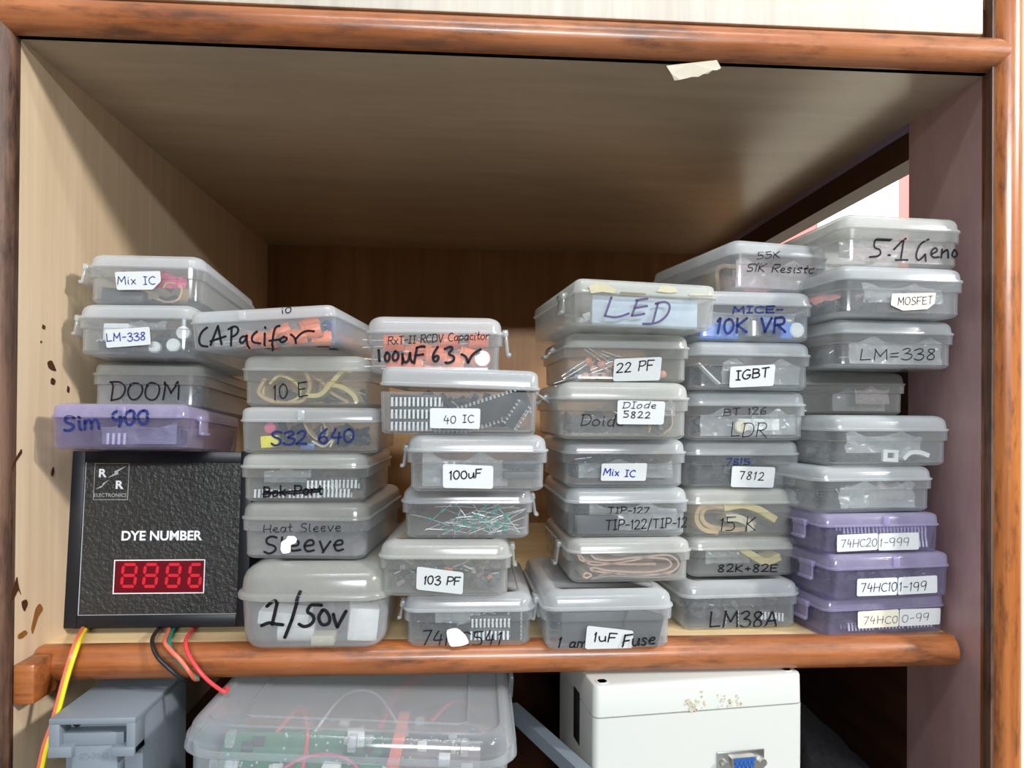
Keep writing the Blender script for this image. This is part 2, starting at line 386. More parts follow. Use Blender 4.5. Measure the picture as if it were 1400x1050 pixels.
M['darkwood'] = grain('dark worn upright', s2l(64, 46, 40), s2l(128, 96, 78), 2, 130, .05, .5, .4, wear=s2l(26, 18, 16), wear_amt=.8, wscale=60, bump=.5)
M['mauve'] = grain('mauve paint', s2l(182, 146, 146), s2l(202, 166, 164), 2, 24, .4, .42, .5, wear=s2l(156, 120, 119), wear_amt=.5, wscale=12, bump=.04)
M['lilac'] = solid('lilac laminate edge', s2l(150, 140, 168), .35)
M['brownboard'] = grain('dark brown board', s2l(58, 34, 22), s2l(88, 56, 36), 1, 60, .06, .5, .3, bump=.2)
M['shelfply'] = grain('shelf veneer', s2l(214, 184, 136), s2l(232, 206, 160), 0, 70, .04, .45, .4, wear=s2l(150, 110, 66), wear_amt=.4, wscale=30, bump=.05)
M['drawer'] = grain('off-white front laminate', s2l(184, 178, 166), s2l(206, 201, 190), 2, 110, .04, .5, .4, wear=s2l(196, 184, 164), wear_amt=.35, wscale=10, bump=.05)
M['stain'] = solid('brown glue stain', s2l(74, 42, 18), .5, noise=.4, nscale=400)
M['stain2'] = solid('amber glue stain', s2l(140, 92, 44), .5, noise=.3, nscale=400)
M['grimeedge'] = solid('grey grime', s2l(126, 112, 94), .8, noise=.35, nscale=300, bump=.4)
M['roomwall'] = solid('room wall paint', s2l(236, 226, 205), .7)
M['posterred'] = solid('salmon printed border', s2l(236, 128, 122), .5)
M['posterwhite'] = solid('white poster paper', s2l(245, 245, 245), .5)

def slab(name, x0, x1, y0, y1, z0, z1, mat, bev=0, label=None, parent=None):
    bm = new_bm(); box(bm, x0, x1, y0, y1, z0, z1, bev)
    return struct(mesh_obj(name, bm, mat, parent), label)
def stain(parent, pts, mat, name='stain', axis='x', pos=XL, th=.0003):
    """a blot traced on the left side board"""
    bm = new_bm(); P = [atX(p[0], p[1], pos) for p in round_poly(round_poly(pts, .3), .4)]
    lo = [bm.verts.new(p) for p in P]; hi = [bm.verts.new(p+Vector((th, 0, 0))) for p in P]
    n = len(P)
    for i in range(n): bm.faces.new((lo[i], lo[(i+1) % n], hi[(i+1) % n], hi[i]))
    bm.faces.new(hi)
    return mesh_obj(name, bm, mat, parent, smooth=False)
wl = slab('wall_left', XL-.018, XL, .002, YB+.012, ZF-.02, ZT+.012, M['ply'], label='pale ply left side board of the cupboard with brown blots')
for pts in ([(58, 443), (62, 446), (61, 451), (57, 449)], [(71, 516), (76, 520), (74, 527), (69, 525), (69, 519)], [(92, 527), (95, 530), (94, 538), (91, 535)],
            [(16, 636), (20, 628), (29, 613), (30, 619), (21, 632), (15, 645)], [(71, 640), (73, 638), (74, 646), (71, 652), (69, 648)], [(15, 808), (20, 797), (23, 787), (25, 802), (29, 815), (25, 806), (18, 820), (14, 822)],
            [(29, 822), (36, 819), (38, 826), (33, 837), (30, 830)], [(64, 495), (70, 492), (74, 500), (77, 508), (70, 506), (66, 503)], [(14, 711), (16, 706), (17, 716), (15, 722)], [(55, 466), (57, 466), (57, 469), (55, 469)]):
    stain(wl, pts, M['stain'])
for pts in ([(48, 832), (54, 824), (59, 833), (52, 843), (48, 856), (44, 868), (42, 860), (45, 846)], [(24, 868), (34, 861), (38, 866), (30, 873), (24, 874)]):
    stain(wl, pts, M['stain2'])
slab('wall_back', XL-.018, XR+.05, YB, YB+.012, ZF-.02, ZT+.012, M['backveneer'], label='brown veneered back board of the cupboard')
slab('ceiling', XL-.018, XR+.022, .002, YB+.012, ZT, ZT+.018, M['laminate'], label='cream laminated underside of the board above the boxes')
shelf = slab('floor', XL, XR, .03, YB, ZS-.017, ZS, M['shelfply'], label='pale veneered shelf board that carries the stacked boxes')
slab('edge_grime', XL+.004, XR-.004, .0305, .0345, ZS-.0002, ZS+.0004, M['grimeedge'], parent=shelf)
slab('wall_right', XR, XR+.02, .002, .08, ZF-.02, ZT+.012, M['mauve'], label='mauve painted narrow right side board of the cupboard')
bmz = ZC+.188
slab('trim_5', XR, XR+.02, .08, YB, bmz, ZT-.006, M['brownboard'], label='dark brown beam above the open right side')
slab('trim_6', XR-.001, XR+.02, .08, YB, ZT-.006, ZT, M['lilac'], label='lilac laminate strip under the board above on the right')
slab('wall_right_lower', XR, XR+.02, .08, YB, ZF-.02, ZS, M['brownboard'], label='dark brown lower right side board')
slab('wall_right_rear', XR, XR+.02, .08, YB, ZS, ZC+.098, M['brownboard'], label='dark brown low board behind the right stack')
slab('floor_lower', XL, XR, 0, YB, ZF-.018, ZF, M['brownboard'], label='dark floor board of the lower compartment')
def beading(name, p0, p1, r, out, mat, label, squash=1.0):
    """half-round beading from p0 to p1 bulging along out"""
    bm = new_bm(); a, b, o = Vector(p0), Vector(p1), Vector(out).normalized(); d = (b-a).normalized(); s = d.cross(o)
    n = 16; ra = []
    for P in (a, b):
        ra.append([bm.verts.new(P+s*r*math.cos(t)+o*r*squash*math.sin(t)) for t in (math.pi*k/n for k in range(n+1))] +
                  [bm.verts.new(P-s*r-o*.004), bm.verts.new(P+s*r-o*.004)])
    m = len(ra[0])
    segs = 1
    for i in range(m): bm.faces.new((ra[0][i], ra[0][(i+1) % m], ra[1][(i+1) % m], ra[1][i]))
    bm.faces.new(ra[0][::-1]); bm.faces.new(ra[1])
    return struct(mesh_obj(name, bm, mat, angle=50), label)
def dot(parent, name, p, n, r, mat):
    bm = new_bm(); cyl(bm, Vector(p)-Vector(n)*.001, Vector(p)+Vector(n)*.0004, r, 12); return mesh_obj(name, bm, mat, parent)
tr = beading('trim_1', (XL-.03, .002, ZT+.0105), (XR+.008, .002, ZT+.0105), .0105, (0, -1, 0), M['varnish'], 'orange varnished half-round rail along the top of the opening')
br = beading('trim_2', (XL+.001, .03, ZS-.0085), (XR-.003, .03, ZS-.0085), .0102, (0, -1, 0), M['varnish'], 'orange varnished half-round rail along the shelf edge', .95)
beading('trim_3', (XL-.0105, .002, ZF-.1), (XL-.0105, .002, ZC+.33), .0105, (0, -1, 0), M['darkwood'], 'dark worn left upright of the cupboard')
rp = beading('trim_4', (XR+.0105, .002, ZF-.1), (XR+.0105, .002, ZC+.33), .0105, (0, -1, 0), M['varnishv'], 'orange varnished right upright of the cupboard')
slab('dark_seam', XR-.0004, XR+.0024, -.0034, .003, ZF-.1, ZC+.33, M['darkwood'], parent=rp)
for par, x, y in ((tr, 269, 21), (tr, 508, 35), (tr, 795, 50), (tr, 1088, 62), (tr, 1308, 68), (rp, 1383, 382), (rp, 1380, 650), (rp, 1378, 953), (br, 488, 905), (br, 797, 907)):
    y0 = -.007 if par is not br else .0215
    dot(par, 'nail_head', atY(x, y, y0), (0, -1, 0), .0016, M['grimeedge'])
# block at the lower left corner, drawer front and the strips above the top rail, room beyond
slab('trim_7', XL+.0002, XL+.0125, .004, .028, ZC-.171, ZC-.1475, M['varnish'], .002, label='small orange wood block in the lower left corner of the shelf')
zb = atY(1345, 47, -.004).z
dr = slab('door_1', XL-.01, atY(1345, 20, -.004).x, -.004, .012, zb, zb+.12, M['drawer'], .0012, label='off-white laminate drawer front above the top rail')
slab('trim_8', XL-.03, XR+.004, .004, .02, ZT+.019, zb+.02, M['brownboard'], label='dark brown board behind the gap above the top rail')
slab('wall_panel', XR+.0215, XR+.2, .006, .02, ZF-.1, ZC+.33, M['roomwall'], label='cream board right of the cupboard')
slab('wall_room', XR+.05, 2.4, .8, .82, -.02, 2.6, M['roomwall'], label='bright room wall seen through the open right side')
slab('floor_room', -3, 3, -4, 2, -.04, -.02, solid('grey floor tile', s2l(150, 145, 138), .4), label='grey tiled room floor')
pl = root('poster', atY(1178, 262, .8), 'white poster with a salmon border seen through the open side', 'poster')
def pplate(name, x0, x1, y0, y1, yy, th, mat):
    a, b = atY(x0, y1, yy), atY(x1, y0, yy); bm = new_bm()
    o = pl.location
    box(bm, a.x-o.x, b.x-o.x, yy-o.y, yy+th-o.y, a.z-o.z, b.z-o.z); mesh_obj(name, bm, mat, pl, smooth=False)
pplate('border', 1010, 1262, 120, 420, .797, .002, M['posterred'])
pplate('sheet', 1117, 1229, 140, 400, .7955, .001, M['posterwhite'])
# torn tape hanging from the top rail
tp = root('paper_tape', atY(948, 96, -.004), 'torn piece of pale masking tape stuck under the top rail', 'tape')
bm = new_bm()
edge = [(911, 90), (925, 88), (945, 86), (980, 82), (986, 93), (980, 96), (974, 96), (968, 101), (962, 101), (955, 105), (946, 105), (938, 107), (930, 109), (922, 110), (918, 101)]
P = [atY(x, y, -.006+.0006*math.sin(i*2.1))-tp.location for i, (x, y) in enumerate(edge)]
f0 = [bm.verts.new(p) for p in P]; f1 = [bm.verts.new(p+Vector((0, .0004, 0))) for p in P]
for i in range(len(P)): bm.faces.new((f0[i], f0[(i+1) % len(P)], f1[(i+1) % len(P)], f1[i]))
bm.faces.new(f0); bm.faces.new(f1[::-1])
mesh_obj('strip', bm, solid('masking tape', s2l(186, 178, 160), .6, noise=.1), tp, smooth=False)
# ------------------------------------------------------------------ plastic boxes
BOX = {}
def lerp_profile(pf, z):
    if z <= pf[0][0]: return pf[0][1]
    for (a, b), (c, d) in zip(pf, pf[1:]):
        if z <= c: return b if c == a else b+(d-b)*(z-a)/(c-a)
    return pf[-1][1]
def make_box(key, kind, px, Yf, Zb, H, L, rotz, pitch, roll, label, mats='clear', latches=(), ajar=0, tab=None, W=None):
    """px: the lid rim's left and right picture x, and a y at mid height, read at depth Yf; sizes in metres"""
    a_, b_ = atY(px[0], px[2], Yf), atY(px[1], px[2], Yf)
    for _ in range(4):                            # a turned box has one front corner nearer than the other
        h = (b_-a_).xy.length/2*math.sin(math.radians(rotz)); a_, b_ = atY(px[0], px[2], Yf-h), atY(px[1], px[2], Yf+h)
    W = W or (b_-a_).xy.length
    X = (a_.x+b_.x)/2
    R = Euler((0, 0, math.radians(rotz))).to_matrix() @ Euler((math.radians(-pitch), 0, 0)).to_matrix() @ Euler((0, math.radians(-roll), 0)).to_matrix()
    R4 = R.to_4x4(); loc = Vector((X, Yf, Zb+ZC)) - R @ Vector((0, -L/2, 0))
    Mx = Matrix.Translation(loc) @ R4
    r = root('storage_box', loc, label, 'storage box', 'stacked plastic storage boxes', Mx)
    k = H/.0333; a, b = W/2, L/2; mb, ml = M[mats], M[mats+'lid']
    if kind == 'step':
        body = [(0, .0075), (.0003, .0058), (.0012, .0040), (.0026, .0029), (.0045, .0031), (.0163, .0028), (.0168, .0009), (.0238, .0006)]
        lid = [(.0228, .0006), (.0236, -.0002), (.0246, .0), (.0249, .0013), (.0286, .0018), (.0304, .0026), (.0318, .0042), (.0328, .0066), (.0333, .0088)]
        rc = .0105
    elif kind == 'flat':
        body = [(0, .0042), (.0004, .0030), (.0012, .0022), (.0024, .0020), (.0232, .0012)]
        lid = [(.0222, .0011), (.0228, .0), (.0241, .0), (.0244, .0008), (.0304, .0013), (.0316, .0020), (.0326, .0034), (.0333, .0056)]
        rc = .0065
    else:
        body = [(0, .013), (.0004, .0105), (.0015, .0075), (.0035, .0052), (.006, .0042), (.0208, .0028)]
        lid = [(.0196, .0022), (.0203, .0), (.0216, -.0002), (.0224, .0006), (.0229, .0024), (.0275, .0034), (.0300, .0052), (.0318, .0084), (.0329, .013), (.0333, .018)]
        rc = .019
    body = [(z*k, i) for z, i in body]; lid = [(z*k, i) for z, i in lid]
    T = .0011
    bm = new_bm()
    sec = [(z, a-i, b-i, max(.003, rc-i)) for z, i in body]
    inn = [(max(z, .0013), a-i-T, b-i-T, max(.002, rc-i-T)) for z, i in body[::-1] if z > .002 or z == 0]
    loft(bm, sec+inn)
    mesh_obj('tray', bm, mb, r)
    lz = lid[-1][0]; li = lid[-1][1]
    sec = [(z, a-i, b-i, max(.003, rc-i)) for z, i in lid] + [(lz, a-li-.001, b-li-.001, rc), (lz-.0006, a-li-.0016, b-li-.0016, rc)]
    inn = [(z-(T if z > lid[3][0] else 0), a-i-T, b-i-T, max(.002, rc-i-T)) for z, i in lid[::-1]]
    bm = new_bm()
    # outer skin from rim to crown, then the inner skin back down to the rim
    rings = loft(bm, sec, cap0=False, cap1=True)
    rin = loft(bm, inn, cap0=True, cap1=False)
    n = len(rings[0])
    for i in range(n): bm.faces.new((rings[0][i], rin[-1][i], rin[-1][(i+1) % n], rings[0][(i+1) % n]))
    lo = mesh_obj('lid', bm, ml, r)
    if ajar:
        lo.location = (0, 0, ajar); lo.rotation_euler = (0, math.radians(1.6), 0)
    zr = lid[2][0]
    for side, yp, ang, ht in latches:
        bm = new_bm(); s = 1 if side == 'r' else -1
        box(bm, 0, .0016, -.007, .007, -ht, .001, .0005)
        box(bm, -.0012, .0022, -.0075, .0075, -.0022, .0016, .0006)
        box(bm, .0006, .0028, -.007, .007, -ht-.0005, -ht+.0016, .0005)
        o = mesh_obj('latch', bm, ml, r)
        o.location = (s*(a+.0002), yp*b, zr); o.rotation_euler = (0, -math.radians(ang)*1 if s > 0 else 0, 0)
        if s < 0: o.rotation_euler = (0, math.radians(ang), math.pi); o.rotation_euler = Euler((0, -math.radians(ang), math.pi))
    if tab is not None:
        bm = new_bm(); box(bm, -.0022, .0022, -.0007, .0007, 0, .0078*k, .0003)
        o = mesh_obj('hinge_tab', bm, ml, r); o.location = (tab*a, -b+.0004, zr-.0004)
    B = dict(root=r, M=Mx, Mi=Mx.inverted(), a=a, b=b, H=H, L=L, body=body, lid=lid, key=key, zt=body[-1][0])
    n = R @ Vector((0, -1, 0)); p0 = Mx @ Vector((0, -b+.002, H/2))
    B['loc'] = lambda x, y: B['Mi'] @ hit(x, y, p0, n)
    def yf(z):
        i = lerp_profile(body, z) if z < lid[0][0] else lerp_profile(lid, z)
        return -(b-i)
    B['yf'] = yf
    BOX[key] = B
    return B
def pxw(B, w):                                   # a stroke width in picture pixels -> metres on the front of that box
    p = B['M'] @ Vector((0, -B['b'], B['H']/2)); return w*(p-CAM).dot(FW)/FPX
def write_on(key, strokes, wd, ink, name='marker_writing', label=None, parent=None, lift=None):
    B = BOX[key]; bm = new_bm()
    S = []
    for st in strokes:
        q = [B['loc'](x, y) for x, y in st]; S.append([(p.x, p.z) for p in q])
    ink_mesh(bm, S, pxw(B, wd), lift or (lambda x, z: Vector((x, B['yf'](z)-.0003, z))))
    o = mesh_obj(name, bm, M[ink], parent or B['root'], smooth=False)
    if label: o['label'] = label
    return o
def label_on(key, poly, paper='paper', rnd=.1, name='paper_label', texts=()):
    """a sticker on the box front, cut to the polygon (picture pixels); texts: (strokes, width, ink)"""
    B = BOX[key]; P = [B['loc'](x, y) for x, y in poly]; P = [Vector((p.x, p.z)) for p in P]
    P = round_poly(P, rnd)
    z0, z1 = min(p[1] for p in P), max(p[1] for p in P)
    y0, y1 = B['yf'](z0), B['yf'](z1)
    f = lambda z: y0+(y1-y0)*(z-z0)/(z1-z0)
    off = max(0, max(f(z)-B['yf'](z) for z in (z0+(z1-z0)*i/20 for i in range(21))))+.0003
    g = lambda z: f(z)-off
    bm = new_bm(); n = len(P)
    fr = [bm.verts.new((p[0], g(p[1])-.0003, p[1])) for p in P]; bk = [bm.verts.new((p[0], g(p[1]), p[1])) for p in P]
    for i in range(n): bm.faces.new((fr[i], fr[(i+1) % n], bk[(i+1) % n], bk[i]))
    bm.faces.new(fr); bm.faces.new(bk[::-1])
    o = mesh_obj(name, bm, M[paper], B['root'], smooth=False)
    for st, wd, ink in texts:
        write_on(key, st, wd, ink, 'handwriting', parent=o, lift=lambda x, z: Vector((x, g(z)-.0005, z)))
    return o
# ------------------------------------------------------------------ the display unit under the left stack
PIT = 4.5; TP = math.tan(math.radians(PIT))
zd = ZC-.1425
Yd = atZ(200, 858, zd).y
pL, pR = atY(82, 858, Yd), atY(338, 858, Yd)
Rd = Euler((-math.radians(PIT), 0, 0)).to_matrix()
nd = Rd @ Vector((0, -1, 0)); p0d = Vector((0, Yd, zd))
upd = Rd @ Vector((0, 0, 1))
Hd = (hit(210, 617, p0d, nd)-p0d).dot(upd); Dd = .052
Xd = (pL.x+pR.x)/2; Wd = pR.x-pL.x
Md = Matrix.Translation((Xd, Yd, zd)) @ Rd.to_4x4(); Mdi = Md.inverted()
dye = root('display_unit', (Xd, Yd, zd), 'black counter unit with a red four digit display, reading DYE NUMBER', 'display unit', mat=Md)
def dl(x, y, back=0.0):
    q = Mdi @ hit(x, y, p0d-nd*back, nd); return q
M['panel'] = solid('embossed black panel', (.024, .0235, .022), .36, .4, noise=.35, nscale=420, bump=.9)
M['case'] = solid('black case plastic', (.007, .008, .012), .4, .35)
M['print'] = solid('white print', s2l(225, 228, 230), .5)
M['printgrey'] = solid('dull grey print', s2l(170, 172, 172), .5)
M['window'] = solid('dark red window', s2l(96, 8, 22), .25, .5)
M['seg'] = solid('red display segment', s2l(196, 24, 44), .4, .4, emit=.04)
bm = new_bm()
a1, a2 = dl(117, 632), dl(104, 842); b1, b2 = dl(322, 632), dl(322, 842)
ix0, ix1 = (a1.x+a2.x)/2, Wd/2-.0075; iz0, iz1 = a2.z, a1.z
# frame around the panel, then the shell behind
for q in ((-Wd/2, ix0, 0, Hd), (ix1, Wd/2, 0, Hd), (ix0, ix1, 0, iz0), (ix0, ix1, iz1, Hd)):
    box(bm, q[0], q[1], 0, .006, q[2], q[3], .0006)
box(bm, -Wd/2, Wd/2, .0058, Dd, 0, Hd, .0012)
mesh_obj('case', bm, M['case'], dye)
bm = new_bm(); box(bm, ix0, ix1, .0012, .006, iz0, iz1); mesh_obj('front_panel', bm, M['panel'], dye, smooth=False)
yp = .0012
def flat_part(name, polys, mat, y=yp, th=.0002, parent=dye, raw=False):
    bm = new_bm()
    for poly in polys:
        P = poly if raw else [dl(x, yy) for x, yy in poly]
        f = [bm.verts.new((p[0] if raw else p.x, y-th, p[1] if raw else p.z)) for p in P]; k = [bm.verts.new((v.co.x, y, v.co.z)) for v in f]
        n = len(f)
        for i in range(n): bm.faces.new((f[i], f[(i+1) % n], k[(i+1) % n], k[i]))
        bm.faces.new(f)
    return mesh_obj(name, bm, M[mat] if isinstance(mat, str) else mat, parent, smooth=False)
def frame_polys(x0, z0, x1, z1, t):
    return [[(x0, z0), (x1, z0), (x1, z0+t), (x0, z0+t)], [(x0, z1-t), (x1, z1-t), (x1, z1), (x0, z1)], [(x0, z0+t), (x0+t, z0+t), (x0+t, z1-t), (x0, z1-t)], [(x1-t, z0+t), (x1, z0+t), (x1, z1-t), (x1-t, z1-t)]]
flat_part('border_line', [[(ix0, iz0), (ix0+.0005, iz0), (ix0+.0005, iz1), (ix0, iz1)], [(ix0, iz0), (ix1, iz0), (ix1, iz0+.0003), (ix0, iz0+.0003)]], 'printgrey', raw=True)
q0, q1 = dl(126, 683.5), dl(176, 633.5)
logo = flat_part('maker_logo', frame_polys(q0.x, q0.z, q1.x, q1.z, .0003), 'printgrey', raw=True)
flat_part('lightning_bolt', [[(172, 637), (160, 645), (161, 648), (146, 653.5), (156, 647), (155, 644.5)], [(149, 655.5), (139, 661), (139, 663.5), (129, 669), (138, 666.5), (143, 660.5)]], 'printgrey', parent=logo)
def font_text(name, s, x0, x1, ybase, hpx, mat, parent, bold=.0, y=None):
    """printed lettering, fitted between two picture points of the panel"""
    cu = bpy.data.curves.new(name, 'FONT'); cu.body = s; cu.size = 1; cu.offset = bold; cu.extrude = .0; cu.resolution_u = 4
    t = bpy.data.objects.new(name, cu); COL.objects.link(t)
    dg = bpy.context.evaluated_depsgraph_get(); me = bpy.data.meshes.new_from_object(t.evaluated_get(dg))
    bpy.data.objects.remove(t)
    A, B_ = dl(x0, ybase), dl(x1, ybase); T = dl(x0, ybase-hpx)
    xs = [v.co.x for v in me.vertices]; ys = [v.co.y for v in me.vertices]
    kx = (B_.x-A.x)/(max(xs)-min(xs)); kz = (T.z-A.z)/(max(ys)-min(ys)); mx, my = min(xs), min(ys)
    for v in me.vertices: v.co = ((v.co.x-mx)*kx+A.x, (yp if y is None else y)-.0003, (v.co.y-my)*kz+A.z)
    me.materials.clear(); me.materials.append(M[mat])
    o = bpy.data.objects.new(name, me); COL.objects.link(o); o.parent = parent; return o
font_text('letter', 'R', 134, 145, 652.5, 11.5, 'print', logo, .035)
font_text('letter', 'R', 157, 168, 668.5, 11.5, 'print', logo, .035)
font_text('lettering', 'ELECTRONICS', 127.5, 172, 679.5, 5, 'printgrey', logo, .0)
font_text('lettering', 'DYE NUMBER', 165, 275.5, 739.5, 13.5, 'print', dye, .028)
q0, q1 = dl(153, 812.5), dl(280, 765)
win = flat_part('display_window', [[(q0.x, q0.z), (q1.x, q0.z), (q1.x, q1.z), (q0.x, q1.z)]], 'window', raw=True)
flat_part('window_border', frame_polys(q0.x, q0.z, q1.x, q1.z, .0006), 'print', y=yp-.0002, raw=True, parent=win)
def digit(xa, xb, yt, yb, segs):
    s = (yb-yt)*.02; t = 4.2; ym = (yt+yb)/2; P = []
    sl = lambda y: (yb-y)*.09
    H = lambda y: [(xa+sl(y)+2.6, y), (xa+sl(y)+4.4, y-t/2), (xb+sl(y)-4.4, y-t/2), (xb+sl(y)-2.6, y), (xb+sl(y)-4.4, y+t/2), (xa+sl(y)+4.4, y+t/2)]
    def V(x, y0, y1):
        y0 += 2.4; y1 -= 2.4
        return [(x+sl(y0), y0-1), (x+t/2+sl(y0), y0+1.5), (x+t/2+sl(y1), y1-1.5), (x+sl(y1), y1+1), (x-t/2+sl(y1), y1-1.5), (x-t/2+sl(y0), y0+1.5)]
    D = dict(a=H(yt+2), g=H(ym), d=H(yb-2), f=V(xa+2, yt+2, ym), b=V(xb-2, yt+2, ym), e=V(xa+2, ym, yb-2), c=V(xb-2, ym, yb-2))
    flat_part('digit', [D[k] for k in segs], 'seg', y=yp-.0002, parent=win)
digit(163, 185, 770, 804, 'abcdefg'); digit(193, 214, 770, 804, 'abcdefg'); digit(224, 245, 770, 804, 'abcdefg'); digit(255, 274, 770, 804, 'acdefg')
# ------------------------------------------------------------------ the stacks
C_, F_, B_K = 'step', 'flat', 'big'
def topz(px, ytop, Y): return atY((px[0]+px[1])/2, ytop, Y).z-ZC
# left stack, leaning with the unit below it
zt = zd-ZC + Hd*math.cos(math.radians(PIT)); yt_ = Yd+Hd*math.sin(math.radians(PIT))
plane = [zt+.0004, yt_]
def lean(key, kind, px, Y, H, L, rotz, label, **kw):
    z = plane[0]+(plane[1]-Y)*TP
    make_box(key, kind, px, Y, z, H, L, rotz, PIT, kw.pop('roll', 0), label, **kw)
    plane[0] = z+(H+.0003)/math.cos(math.radians(PIT)); plane[1] = Y
lean('1d', F_, (62, 255, 575), .012, .0272, .115, 2, 'lilac plastic box marked SIM 900 in blue on the black display unit', mats='purple', latches=[('r', -.55, 2, .0105)], tab=.05)
lean('1c', C_, (116, 276, 523), .058, .0320, .115, 0, 'dusty grey plastic box marked DOOM standing on the lilac SIM 900 box', mats='grime')
lean('1b', C_, (95, 266, 448), .036, .0330, .115, -2, 'clear plastic box with a sticker LM-338 in blue, on the DOOM box', latches=[('l', -.75, 6, .011)])
lean('1a', C_, (110, 277, 371), .040, .0325, .125, 1, 'clear plastic box with a torn sticker Mix IC, topmost of the left stack', latches=[('l', -.8, 10, .011)])
def stack(items, z=ZS-ZC):
    """from the shelf up: each box starts on the lid of the one below; its own height comes from the top line seen in the photo"""
    for key, kind, px, ytop, Y, L, rz, roll, label, kw in items:
        H = kw.pop('H', None) or topz(px, ytop, Y)-z
        dz = kw.pop('dz', .0002)
        make_box(key, kind, (px[0], px[1], px[2]), Y, z+dz, H-dz, L, rz, 0, roll, label, **kw)
        z += H
stack([
 ('2f', B_K, (313, 535, 820), 763, .012, .125, 0, 0, 'large dusty rounded plastic box marked 1/50v, lowest of the second stack', dict(mats='grime', H=.0525)),
 ('2e', C_, (325, 502, 725), 688, .030, .130, -4.5, 0, 'dusty plastic box marked Heat Sleeve with a white correction blot', dict(mats='grime', W=.083)),
 ('2d', C_, (322, 503, 655), 620, .030, .115, -2, 0, 'clear plastic box with struck-out black writing above rows of pins', dict(mats='old')),
 ('2c', F_, (325, 520, 590), 557, .030, .105, 0, 0, 'clear flat plastic box with smudged navy figures and torn yellow tape inside', dict(mats='clear', tab=-.12)),
 ('2b', C_, (324, 506, 520), 485, .034, .115, -2, 0, 'clear plastic box marked 10 E holding loops of yellow paper tape', dict(mats='old')),
 ('2a', F_, (257, 460, 450), 419, .018, .115, -5, 3.4, 'clear flat plastic box marked CAPacitor in black, tilted on top of the second stack', dict(mats='clear', H=.0275, dz=.0036, tab=-.25)),
])
stack([
 ('3f', C_, (549, 733, 850), 815, .018, .115, 0, 0, 'clear plastic box marked 74HC541, lowest of the third stack', dict(latches=[('r', -.6, 12, .010), ('l', -.6, 8, .010)])),
 ('3e', C_, (514, 701, 778), 741, .012, .115, -2, 0, 'clear plastic box with a slanted sticker 103 PF', dict(mats='old', latches=[('r', -.3, 4, .013)])),
 ('3d', C_, (546, 731, 705), 667, .017, .115, -1, 0, 'clear plastic box of loose green glass diodes without a sticker', dict(latches=[('r', -.4, 8, .013)])),
 ('3c', C_, (553, 752, 632), 594, -.010, .115, 0, 0, 'clear plastic box with a sticker 100uF above the box of green diodes', dict(latches=[('l', -.5, 8, .012)], W=.0845)),
 ('3b', F_, (515, 737, 556), 515, -.012, .115, -3, 0, 'clear flat plastic box with its lid ajar and a sticker 40 IC over black chips', dict(ajar=.0032, latches=[('r', .2, 55, .012)], H=.0352)),
 ('3a', C_, (497, 690, 470), 431, -.002, .105, 0, 0, 'clear plastic box marked 100uF 63v full of orange capacitors', dict(latches=[('r', -.75, 6, .014)])),
])
stack([
 ('4g', C_, (742, 926, 850), 810, .010, .115, 2, 0, 'clear plastic box with a sticker 1uF and the word Fuse, lowest of the fourth stack', dict(latches=[('l', -.5, 6, .013)])),
 ('4f', C_, (776, 951, 773), 738, .030, .115, 2, 0, 'clear plastic box holding folded pinkish ribbon cable', dict(mats='old', latches=[('l', -.4, 8, .014)])),
 ('4e', C_, (774, 947, 702), 667, .034, .115, 2, 0, 'clear plastic box marked TIP-127 and TIP-122 in thin black pen', dict()),
 ('4d', C_, (770, 944, 633), 600, .030, .115, 2, 0, 'clear plastic box with a sticker Mix IC in blue, in the fourth stack', dict()),
 ('4c', C_, (762, 949, 560), 522, .012, .110, 2, 0, 'clear plastic box with a sticker Diode 5822', dict(mats='old', latches=[('l', -.1, 50, .008)])),
 ('4b', C_, (772, 949, 490), 455, .024, .110, 2, 0, 'clear plastic box with a sticker 22 PF over salmon disc capacitors', dict(mats='old', latches=[('l', -.1, 40, .008)])),
 ('4a', F_, (785, 983, 420), 384, -.002, .130, 6, -1, 'yellowed white plastic box marked LED with peeling seals, on top of the fourth stack', dict(mats='old', H=.0287, dz=.0012, latches=[('l', -.55, 0, .011)])),
])
stack([
 ('5h', C_, (933, 1100, 830), 797, .047, .115, 4, 0, 'clear plastic box marked LM38A in black, lowest of the fifth stack', dict(latches=[('r', -.7, 25, .008)])),
 ('5g', C_, (941, 1099, 767), 735, .060, .115, 3, 0, 'clear plastic box marked 82K + 82E with a scrap of yellow tape', dict(mats='old')),
 ('5f', C_, (938, 1101, 703), 669, .058, .115, 3, 0, 'clear plastic box marked 15 K with tan and yellow paper tape', dict(mats='old')),
 ('5e', C_, (938, 1101, 635), 602, .058, .115, 3, 0, 'clear plastic box with a sticker 7812', dict()),
 ('5d', C_, (942, 1110, 568), 534, .046, .115, 3, 0, 'clear plastic box marked BT 126 and LDR in thin pen', dict()),
 ('5c', C_, (945, 1117, 500), 466, .034, .115, 3, 0, 'clear plastic box with a sticker IGBT', dict()),
 ('5b', C_, (947, 1119, 430), 396, .031, .115, 2, 0, 'clear plastic box marked 10K VR over bright blue parts', dict()),
 ('5a', C_, (1001, 1140, 357), 320, .038, .125, 11, 0, 'clear plastic box marked 51K, turned askew on top of the fifth stack', dict(H=.0345)),
])
